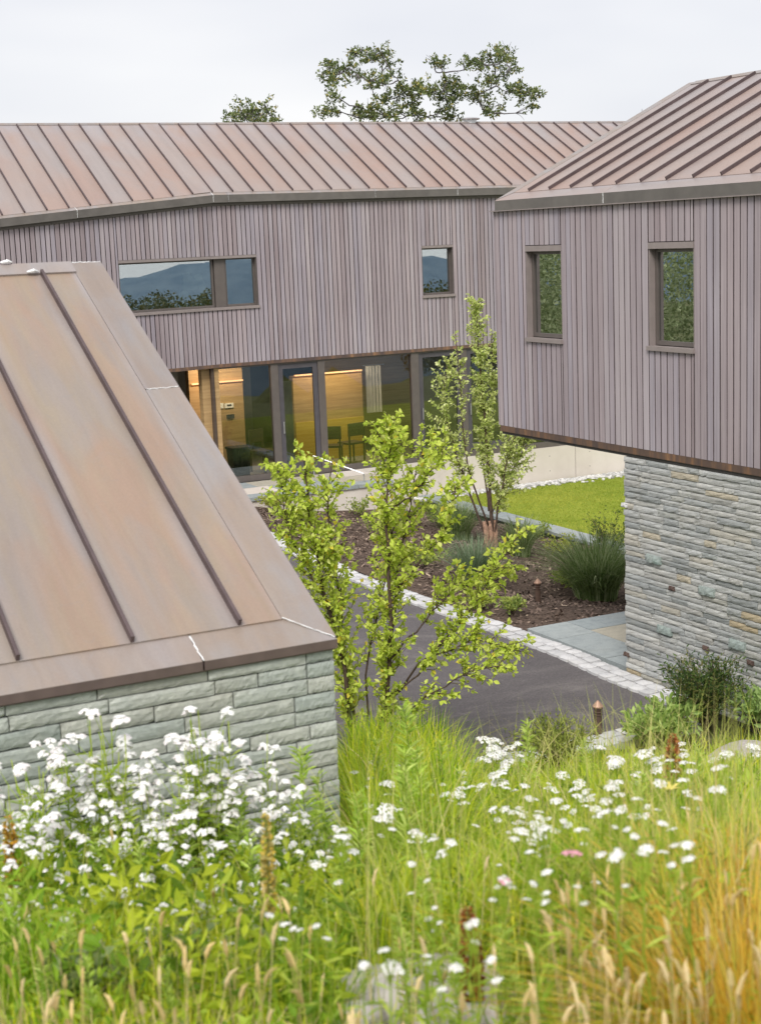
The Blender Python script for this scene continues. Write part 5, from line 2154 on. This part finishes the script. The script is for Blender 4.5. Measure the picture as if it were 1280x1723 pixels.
def seed_heads():
    """dry grass ears near the camera"""
    x, y, d, s = sample_bank(1500, 2.45, 4.4, 0.3)
    keep = rng.uniform(0, 1, len(x)) < np.where(d < 3.25, 0.75, 0.10) * np.where(s * 2577 > -100, 1.0, 0.25) * np.where(s * 2577 > 420, .45, 1.0)
    keep &= ~((np.abs(s * 2577 - 80) < 170) & (d < 3.5) & (rng.uniform(0, 1, len(x)) < .8))
    x, y, d = x[keep], y[keep], d[keep]
    mb = MB()
    for i in range(len(x)):
        h = rng.uniform(0.20, 0.38)
        b = np.array([x[i], y[i], float(hill_z(x[i], y[i]))])
        le = rng.normal(0, .03, 2)
        top = b + np.array([le[0], le[1], h])
        col = TAN[rng.integers(0, 3)] * rng.uniform(.85, 1.15)
        mb.tube([b, (b + top) / 2 + np.array([0, 0, .01]), top], [0.0012, 0.0011, 0.0009], 3, col)
        d_ = (top - b) / np.linalg.norm(top - b)
        hl = rng.uniform(0.035, 0.06)
        wv = rng.uniform(0.0035, 0.006)
        mb.tube([top, top + d_ * hl * .3, top + d_ * hl * .7 + np.array([le[0] * .1, le[1] * .1, 0]), top + d_ * hl + np.array([le[0] * .3, le[1] * .3, -.004])], [0.0012, wv, wv * .85, 0.0005], 5, col * 1.1)
    tag(mb.build('dry_grass', M['blade']), 'pale dry grass ears along the bottom of the meadow', None, None, 'stuff')


seed_heads()


# --- wildflowers: each plant a thing; meshes are shared between alike plants
def floret_cluster(n, rad, dome, fr, col, col2, seed):
    r = np.random.default_rng(seed)
    mb = MB()
    for k in range(n):
        a = k * 2.39996
        q = math.sqrt((k + .5) / n) * rad
        c = np.array([q * math.cos(a), q * math.sin(a), dome * (1 - (q / rad) ** 2)]) + r.normal(0, fr * .25, 3)
        nrm = np.array([c[0] / rad * .7, c[1] / rad * .7, 1.0]) + r.normal(0, .2, 3)
        nrm /= np.linalg.norm(nrm)
        s = np.cross(nrm, [0.3, 1, .2])
        s /= np.linalg.norm(s)
        t = np.cross(nrm, s)
        th = np.arange(7) / 7 * 2 * math.pi
        f = fr * r.uniform(.8, 1.2)
        ring = c + f * (np.cos(th)[:, None] * s + np.sin(th)[:, None] * t) * (1 + .15 * np.cos(th * 3)[:, None])
        low = c - nrm * f * .8
        V = np.vstack([ring, c + nrm * f * .35, low])
        cc = col if r.uniform() < .8 else col2
        mb.add(V, [[(i, (i + 1) % 7, 7) for i in range(7)], [((i + 1) % 7, i, 8) for i in range(7)]], cc)
    return mb


WHITE, PINKW, PINK = np.array([0.92, 0.915, 0.89]), np.array([0.90, 0.85, 0.85]), np.array([0.72, 0.36, 0.42])
ASTER_HEADS = [floret_cluster(9, 0.0145, 0.008, 0.0085, WHITE, PINKW, s).mesh('flower_head', M['petal']) for s in range(4)]
YARROW_HEADS = [floret_cluster(26, 0.030, 0.008, 0.0062, WHITE, PINKW, 50 + s).mesh('flower_head', M['petal']) for s in range(4)]
PINK_HEAD = floret_cluster(26, 0.032, 0.008, 0.0065, PINK, PINK * 1.2, 70).mesh('flower_head', M['petal'])
STALK = [(0.42, 0.56, 0.06), (0.31, 0.46, 0.045), (0.54, 0.64, 0.10)]


def stalk_leaves(mb, P, n, L, w, pal, lo=0.05, hi=0.9, droop=0.3, up=.4):
    P = np.asarray(P)
    t = rng.uniform(lo, hi, n)
    i = t * (len(P) - 1)
    j = np.minimum(i.astype(int), len(P) - 2)
    B = P[j] + (P[j + 1] - P[j]) * (i - j)[:, None]
    a = np.arange(n) * 2.4 + rng.uniform(0, 1, n)
    D = np.stack([np.cos(a), np.sin(a), np.full(n, up) + rng.normal(0, .2, n)], -1)
    LL = L * rng.uniform(.6, 1.1, n) * (1.1 - 0.6 * t)
    V, F, C = leaves_mesh(B, D, np.tile([0, 0, 1.0], (n, 1)) + rng.normal(0, .2, (n, 3)), LL, LL * w, pick(pal, n))
    mb.add(V, F, C)


def aster_proto(seed):
    """tuft of branching stems, unit height 0.7 m, white heads in loose sprays"""
    st, fo, heads = MB(), MB(), []
    for k in range(4):
        a = rng.uniform(0, 6.28)
        r = rng.uniform(0.0, 0.10)
        top = np.array([math.cos(a) * r, math.sin(a) * r, rng.uniform(0.5, 0.68)])
        P = wiggle(resample([np.array([math.cos(a) * .02, math.sin(a) * .02, 0]), top * np.array([.5, .5, .5]), top], 9), 0.006)
        st.tube(P, np.linspace(0.0028, 0.0015, 9), 4, STALK[rng.integers(0, 3)])
        stalk_leaves(fo, P, 34, 0.085, 0.2, STALK, 0.05, .85)
        for b in range(rng.integers(2, 4)):
            f = rng.uniform(0.48, 1.0)
            q = P[int(f * 8)]
            e = q + np.array([rng.normal(0, .06), rng.normal(0, .06), rng.uniform(.03, .13)])
            st.tube([q, (q + e) / 2 + np.array([0, 0, -.008]), e], [0.0013, 0.0011, 0.0008], 3, STALK[0])
            for c in range(rng.integers(1, 3)):
                heads.append(e + rng.normal(0, .021, 3) * (c > 0))
    return st.mesh('stem', M['blade']), fo.mesh('foliage', M['leaf']), heads


def yarrow_proto(seed):
    st, fo = MB(), MB()
    P = wiggle(resample([np.zeros(3), np.array([.01, 0, .25]), np.array([.015, .01, .48])], 8), 0.005)
    st.tube(P, np.linspace(0.0025, 0.0018, 8), 4, STALK[1])
    heads = [P[-1]]
    for k in range(7):
        e = P[-1] + np.array([math.cos(k * .9) * .022, math.sin(k * .9) * .022, -.002])
        st.tube([P[-2], e], [0.001, 0.001], 3, STALK[0])
    stalk_leaves(fo, P, 16, 0.09, 0.16, STALK, 0.02, .85)
    if seed % 2:
        q = P[5] + np.array([rng.normal(0, .05), rng.normal(0, .05), .10])
        st.tube([P[4], q], [0.0014, 0.001], 3, STALK[0])
        heads.append(q)
    return st.mesh('stem', M['blade']), fo.mesh('foliage', M['leaf']), heads


ASTERS = [aster_proto(s) for s in range(5)]
YARROWS = [yarrow_proto(s) for s in range(4)]


def plant(name, proto, hm, base, s, label, cat, group, hs=1.0):
    o = empty(name, base, label, cat, group, None)
    o.rotation_euler.z = random.uniform(0, 6.28)
    o.scale = (s * random.uniform(.9, 1.1), s * random.uniform(.9, 1.1), s)
    link('stem', proto[0], o)
    link('foliage', proto[1], o)
    for h in proto[2]:
        link('flower_head', random.choice(hm), o, h, (random.uniform(-.35, .35), random.uniform(-.35, .35), random.uniform(0, 6.28)), (hs / s * random.uniform(.75, 1.25) * s,) * 3)
    return o


def by_top(px, py, d):
    """base on the bank under the point seen at px,py at forward distance d, and the height up to it"""
    p = at_d(px, py, d)
    z = float(hill_z(p[0], p[1]))
    return np.array([p[0], p[1], z - .01]), p[2] - z


AST = [(30, 1225, 4.6), (62, 1240, 4.75), (15, 1290, 4.4), (45, 1330, 4.5), (85, 1395, 4.3), (30, 1395, 4.1), (10, 1440, 3.9), (60, 1450, 4.0),
       (163, 1150, 4.85), (178, 1175, 4.8), (200, 1225, 4.8), (188, 1285, 4.7), (235, 1255, 4.85), (265, 1270, 4.7), (215, 1330, 4.6), (245, 1360, 4.5), (185, 1345, 4.4), (280, 1350, 4.5),
       (340, 1150, 4.95), (352, 1160, 4.9), (315, 1175, 4.9), (150, 1165, 4.9), (330, 1195, 4.85), (345, 1215, 4.9), (300, 1235, 4.75), (355, 1275, 4.8), (390, 1228, 4.95), (440, 1205, 5.0), (345, 1330, 4.6),
       (475, 1270, 5.0), (455, 1300, 4.9), (500, 1300, 5.0), (535, 1345, 5.1), (440, 1345, 4.7), (505, 1365, 4.8),
       (340, 1410, 4.3), (370, 1425, 4.3), (395, 1450, 4.1), (320, 1450, 4.1), (350, 1480, 4.0), (290, 1490, 3.9), (420, 1470, 4.1), (455, 1495, 4.1), (260, 1540, 3.7), (310, 1545, 3.75), (370, 1550, 3.75),
       (130, 1440, 4.0), (165, 1440, 4.1), (110, 1490, 3.8), (120, 1520, 3.7), (225, 1455, 4.1), (235, 1500, 3.9)]
for i, (px, py, d) in enumerate(AST):
    b, h = by_top(px, py, d)
    if in_house(b[0], b[1]) or h < .15:
        continue
    if px < 110:
        lab = 'bushy white flowered stalk at the left frame edge before the stone wall'
    elif px < 300 and py < 1400:
        lab = 'tall white flowered stalk before the left half of the near stone wall'
    elif px < 420 and py < 1400:
        lab = 'tall white flowered stalk before the middle of the near stone wall'
    elif py < 1400:
        lab = 'white flowered stalk before the right end of the near stone wall'
    else:
        lab = 'low white flowered stalk in the grass below the near stone wall'
    plant('white_wildflower', ASTERS[i % 5], ASTER_HEADS, b, h / 0.72, lab, 'wildflower', 'white wildflowers by the near stone wall', 1.12)

LANDMARKS = [(958, 1432, 'nearest the bright pink yarrow'), (850, 1476, 'nearest the pale pink yarrow'), (1131, 1280, 'around the right rusty dock and pale lily'), (940, 1270, 'below the low olive yew bush'),
             (790, 1560, 'around the central rusty dock'), (446, 1480, 'beside the yellow mullein'), (690, 1260, 'around the tallest green spire'), (860, 1255, 'by the near cobble kerb'),
             (1020, 1262, 'below the near bollard light'), (560, 1400, 'right of the near stone wall'), (850, 1350, 'in the meadow left of its centre'), (980, 1340, 'in the dense white drift of the meadow'),
             (1230, 1270, 'by the broad grey rock'), (1230, 1480, 'at the golden grass on the right'), (1060, 1400, 'right of the dense white drift'), (720, 1410, 'in a thin line left of the pale pink yarrow'), (930, 1540, 'by the pale broad leaved herb'), (640, 1590, 'in the dark green herbs left of the central dock')]
YAR = []
for cx, cy_, sx, sy, n in ((850, 1300, 60, 35, 16), (970, 1340, 75, 25, 22), (860, 1380, 45, 18, 14), (920, 1395, 60, 15, 10), (1050, 1375, 40, 20, 9), (640, 1370, 30, 30, 9), (580, 1420, 25, 30, 8), (730, 1415, 35, 12, 8), (1180, 1330, 60, 30, 12), (1200, 1275, 60, 18, 9), (1090, 1270, 50, 15, 7), (840, 1255, 25, 12, 8), (1010, 1440, 60, 20, 7), (1130, 1440, 60, 30, 6), (760, 1500, 90, 40, 8), (930, 1500, 60, 30, 6), (700, 1600, 60, 40, 7), (500, 1560, 40, 40, 5), (640, 1300, 40, 25, 8), (780, 1340, 40, 25, 8)):
    for k in range(n):
        YAR.append((random.gauss(cx, sx * .75), random.gauss(cy_, sy * .75)))
for i, (px, py) in enumerate(YAR):
    hh = random.uniform(0.36, 0.52)
    b = on_hill(px, py, hh)
    d = b[0] * FH[0] + b[1] * FH[1]
    if in_house(b[0], b[1]) or d > 11 or d < 2.4 or abs(px - 958) + 1.2 * abs(py - 1432) < 42 or abs(px - 850) + 1.2 * abs(py - 1476) < 32:
        continue
    lab = 'white yarrow growing ' + min(LANDMARKS, key=lambda q: math.hypot(q[0] - px, (q[1] - py) * 1.3))[2]
    plant('yarrow', YARROWS[i % 4], YARROW_HEADS, b, hh / 0.48, lab, 'wildflower', 'white yarrow in the meadow', min(1.2, 0.13 * d) * random.uniform(.7, 1.35))
for px, py, lab in ((958, 1432, 'bright pink yarrow in the middle of the meadow'), (850, 1476, 'pale pink yarrow left of the bright pink one')):
    plant('pink_yarrow', YARROWS[0], [PINK_HEAD] if px == 958 else [floret_cluster(20, .022, .008, .006, PINKW, PINK, 77).mesh('flower_head', M['petal'])], on_hill(px, py, .45), .45 / .48, lab, 'wildflower', None, .75)


# leafy green spires
def spire_proto(seed):
    st, fo = MB(), MB()
    P = wiggle(resample([np.zeros(3), np.array([.01, .0, .35]), np.array([.03, .01, .75])], 12), 0.006)
    st.tube(P, np.linspace(0.0035, 0.0015, 12), 4, (0.24, 0.32, 0.07))
    stalk_leaves(fo, P, 150, 0.115, 0.19, [(0.56, 0.72, 0.13), (0.44, 0.62, 0.09), (0.68, 0.80, 0.22)], 0.1, 1.0, .3, .75)
    return st.mesh('stem', M['blade']), fo.mesh('foliage', M['leaf']), []


SPIRES = [spire_proto(s) for s in range(4)]
SP = [(690, 1180, 6.6), (712, 1250, 5.6), (680, 1260, 5.0), (885, 1215, 7.4), (505, 1255, 5.2), (545, 1290, 5.3), (1075, 1265, 6.0), (1165, 1250, 6.6), (600, 1330, 4.8), (720, 1400, 4.2), (560, 1450, 4.2), (1090, 1300, 5.2), (930, 1395, 4.6), (710, 1470, 3.7), (640, 1240, 7.0), (665, 1290, 5.8), (745, 1240, 7.2), (420, 1390, 4.4), (30, 1490, 3.6), (100, 1540, 3.5), (200, 1570, 3.5), (60, 1580, 3.3), (280, 1600, 3.3), (180, 1500, 3.8), (150, 1600, 3.2), (480, 1450, 4.2), (510, 1500, 3.9), (600, 1500, 3.9), (650, 1480, 4.0), (440, 1580, 3.6), (560, 1560, 3.6), (240, 1420, 4.3), (310, 1370, 4.7), (390, 1330, 4.8), (150, 1390, 4.5), (1010, 1480, 3.9), (1220, 1300, 5.6), (1120, 1400, 4.6), (820, 1450, 4.2), (780, 1290, 6.2), (985, 1240, 8.5), (1240, 1260, 7.2)]
SP += [(random.uniform(580, 1200), random.uniform(1300, 1560), 0) for _ in range(26)]
SP = [(a, b_, c_ or max(3.2, 8.6 - (b_ - 1200) / 62)) for a, b_, c_ in SP]
for i, (px, py, d) in enumerate(SP):
    b, h = by_top(px, py, d)
    if h < .12 or in_house(b[0], b[1]):
        continue
    lab = 'leafy green spire growing ' + min(LANDMARKS, key=lambda q: math.hypot(q[0] - px, (q[1] - py) * 1.3) + (999 if 'spire' in q[2] else 0))[2]
    if i == 0:
        lab = 'tallest leafy green spire at the foot of the lime tree'
    if i == 3:
        lab = 'bright leafy spire standing against the asphalt left of the low yew'
    plant('leafy_spire', SPIRES[i % 4], [None], b, min(1.15, h / .76), lab, 'wild plant', 'leafy green spires in the meadow')


# mullein, rusty docks, lily, golden tussock, broad leaved herbs
def dense_spike(name, label, px, py, d, col, col2, rad, cat, frac=.55, leaf=True):
    b, h = by_top(px, py, d)
    t = empty(name, b, label, cat)
    m = MB()
    m.tube([(0, 0, 0), (.004, 0, h * .5), (0, 0, h)], [.006, .005, .002], 5, (0.30, 0.33, 0.10))
    link('stem', m.mesh('stem', M['blade']), t)
    n = 420
    z = rng.uniform(h * (1 - frac), h, n)
    a = rng.uniform(0, 6.28, n)
    rr = rad * (0.45 + 0.55 * np.sin(math.pi * np.clip((z / h - (1 - frac)) / frac * .8 + .15, 0, 1)))
    P = np.stack([rr * .4 * np.cos(a), rr * .4 * np.sin(a), z], -1)
    D = np.stack([np.cos(a), np.sin(a), rng.uniform(-.1, .6, n)], -1)
    L = rr * rng.uniform(.6, 1.2, n)
    C = np.where((rng.uniform(0, 1, n) < .7)[:, None], np.asarray(col), np.asarray(col2)) * rng.uniform(.8, 1.2, (n, 1))
    V, F, CC = leaves_mesh(P, D, rand_unit(n), L, L * .8, C)
    o = link('flower_spike', mesh_np('flower_spike', V, F, M['petal'], CC), t)
    if leaf:
        m = MB()
        stalk_leaves(m, [(0, 0, 0), (0, 0, h * .3), (0, 0, h * .6)], 14, .11, .3, [(0.26, 0.33, 0.13), (0.20, 0.28, 0.09)], 0, .9)
        link('foliage', m.mesh('foliage', M['leaf']), t)


dense_spike('mullein', 'tall yellow mullein spike right of the white flowers', 446, 1365, 3.7, (0.50, 0.42, 0.14), (0.66, 0.48, 0.08), 0.016, 'wildflower', .5)
dense_spike('dock', 'rust red dock spike in the foreground centre', 786, 1520, 3.3, (0.34, 0.12, 0.03), (0.26, 0.10, 0.03), 0.020, 'wild plant', .8, False)
dense_spike('dock', 'small rust red dock side spike right of the centre one', 800, 1560, 3.35, (0.34, 0.12, 0.03), (0.26, 0.10, 0.03), 0.014, 'wild plant', .7, False)
dense_spike('dock', 'rust red dock spike on the right against green grass', 1131, 1232, 6.2, (0.34, 0.11, 0.03), (0.40, 0.20, 0.05), 0.030, 'wild plant', .75, False)
dense_spike('dock', 'orange stalk at the left edge below white flowers', 14, 1370, 4.3, (0.52, 0.28, 0.03), (0.40, 0.30, 0.04), 0.022, 'wild plant', .7, True)
t = empty('lily', on_hill(1126, 1322, .42), 'pale yellow lily flower by the right rusty dock', 'wildflower')
m = MB()
m.tube([(0, 0, 0), (0, 0, .4)], [.004, .003], 5, (0.2, 0.28, 0.05))
link('stem', m.mesh('stem', M['blade']), t)
a = np.arange(6) * math.pi / 3
V, F, C = leaves_mesh(np.tile([0, 0, .4], (6, 1)), np.stack([np.cos(a), np.sin(a), np.full(6, .6)], -1), np.tile([0, 0, 1.0], (6, 1)), np.full(6, .05), np.full(6, .018), np.tile([0.80, 0.68, 0.18], (6, 1)))
link('flower_head', mesh_np('flower_head', V, F, M['petal'], C), t)


def tuft(name, label, px, py, hgt, n, rad, pal, lean, w, cat):
    b = on_hill(px, py, hgt * .45)
    return clump(name, label, b - np.array([0, 0, .02]), hgt, n, 1, pal, None, w, lean, cat, 6, rad)


tuft('golden_tussock', 'golden brown grass tussock in the bottom right corner', 1275, 1660, .42, 1500, .22, [(0.74, 0.50, 0.06), (0.66, 0.36, 0.04), (0.76, 0.62, 0.12), (0.55, 0.52, 0.07)], 1.5, .0045, 'grass tussock')
tuft('golden_tussock', 'taller straw coloured grass tussock at the right edge', 1250, 1530, .50, 800, .25, [(0.78, 0.62, 0.24), (0.72, 0.50, 0.12), (0.60, 0.56, 0.14)], .8, .004, 'grass tussock')
for px, py, r, h, n, L, pal, lab in (
        (140, 1740, .16, .22, 420, .045, [(0.16, 0.22, 0.08), (0.22, 0.27, 0.12), (0.13, 0.16, 0.05)], 'blurred grey green herb at the bottom left'),
        (270, 1720, .18, .22, 480, .042, [(0.14, 0.20, 0.09), (0.20, 0.25, 0.12), (0.11, 0.15, 0.05)], 'blurred dull green leafy herb left of the bottom centre'),
        (370, 1700, .12, .20, 240, .04, [(0.20, 0.25, 0.10), (0.26, 0.30, 0.12)], 'small blurred green herb beside the bottom centre herb'),
        (930, 1640, .22, .24, 800, .026, [(0.30, 0.34, 0.05), (0.22, 0.28, 0.04), (0.17, 0.23, 0.04)], 'bushy yellow green herb in the lower middle of the meadow'),
        (1060, 1640, .2, .22, 600, .026, [(0.32, 0.36, 0.06), (0.22, 0.28, 0.04)], 'bushy yellow green herb left of the golden tussock'),
        (780, 1640, .16, .16, 420, .026, [(0.30, 0.32, 0.06), (0.20, 0.25, 0.04)], 'low yellow green herb behind the central rusty dock'),
        (990, 1540, .12, .22, 90, .10, [(0.28, 0.38, 0.18), (0.24, 0.34, 0.14)], 'pale green broad leaved herb below the pink yarrow'),
        (300, 1600, .25, .22, 700, .055, [(0.10, 0.17, 0.03), (0.15, 0.22, 0.04)], 'dark green herb beneath the low white flowers'),
        (620, 1580, .25, .25, 600, .055, [(0.09, 0.16, 0.03), (0.14, 0.21, 0.04)], 'dark green herb in the grass left of the central rusty dock'),
        (430, 1480, .22, .3, 600, .05, [(0.12, 0.20, 0.03), (0.18, 0.26, 0.05)], 'green leafy herb behind the mullein'),
        (370, 1430, .22, .3, 600, .05, [(0.16, 0.26, 0.04), (0.22, 0.32, 0.06)], 'fresh green leafy herb before the near stone wall')):
    leafy('wild_herb', lab, on_hill(px, py, 0), r, h, n, L, pal, 'wild plant', 'leafy herbs in the meadow', 18, .55)


# boulders
def boulder(label, c, size, seed, sub=3):
    import bmesh
    bm = bmesh.new()
    bmesh.ops.create_icosphere(bm, subdivisions=sub, radius=1.0)
    r = np.random.default_rng(seed)
    ph = r.uniform(0, 6.28, (5, 3))
    fr = r.uniform(1.2, 3.6, (5, 3))
    for v in bm.verts:
        p = np.array(v.co)
        k = 1 + sum(0.08 * math.sin(float(fr[i] @ p) + ph[i, 0]) for i in range(5))
        p = np.sign(p) * np.abs(p) ** 0.8 * k
        v.co = Vector(p * np.array(size))
    me = bpy.data.meshes.new('boulder')
    bm.to_mesh(me)
    bm.free()
    me.materials.append(M['rock'])
    for f in me.polygons:
        f.use_smooth = True
    o = link('boulder', me, None, c, (0, 0, r.uniform(0, 6)))
    return tag(o, label, 'rock', 'rocks in the meadow')


c = at_d(715, 1705, 3.55)
boulder('pale pinkish boulder half buried at the bottom centre', c + np.array([0, 0, .02]), (.23, .15, .11), 3)
c = at_d(845, 1715, 3.5)
boulder('small grey stone right of the bottom centre boulder', c - np.array([0, 0, .0]), (.09, .07, .05), 4)
c = at_d(600, 1725, 3.4)
boulder('small pale stone left of the bottom centre boulder', c + np.array([0, 0, .01]), (.07, .06, .04), 6)
c = at_d(775, 1712, 3.3)
boulder('low pinkish stone in front of the bottom centre boulder', c - np.array([0, 0, .01]), (.10, .07, .05), 9)
c = at_d(640, 1712, 3.75)
boulder('rounded pale stone touching the left of the bottom centre boulder', c, (.10, .08, .06), 12)
c = at_d(1235, 1725, 3.35)
boulder('brownish rock under the golden tussock at the bottom right', c - np.array([0, 0, .03]), (.10, .09, .05), 5)
c = at_d(1255, 1262, 12.0)
boulder('broad grey rock at the right edge under the stone wall', c - np.array([0, 0, .27]), (.55, .34, .26), 8)
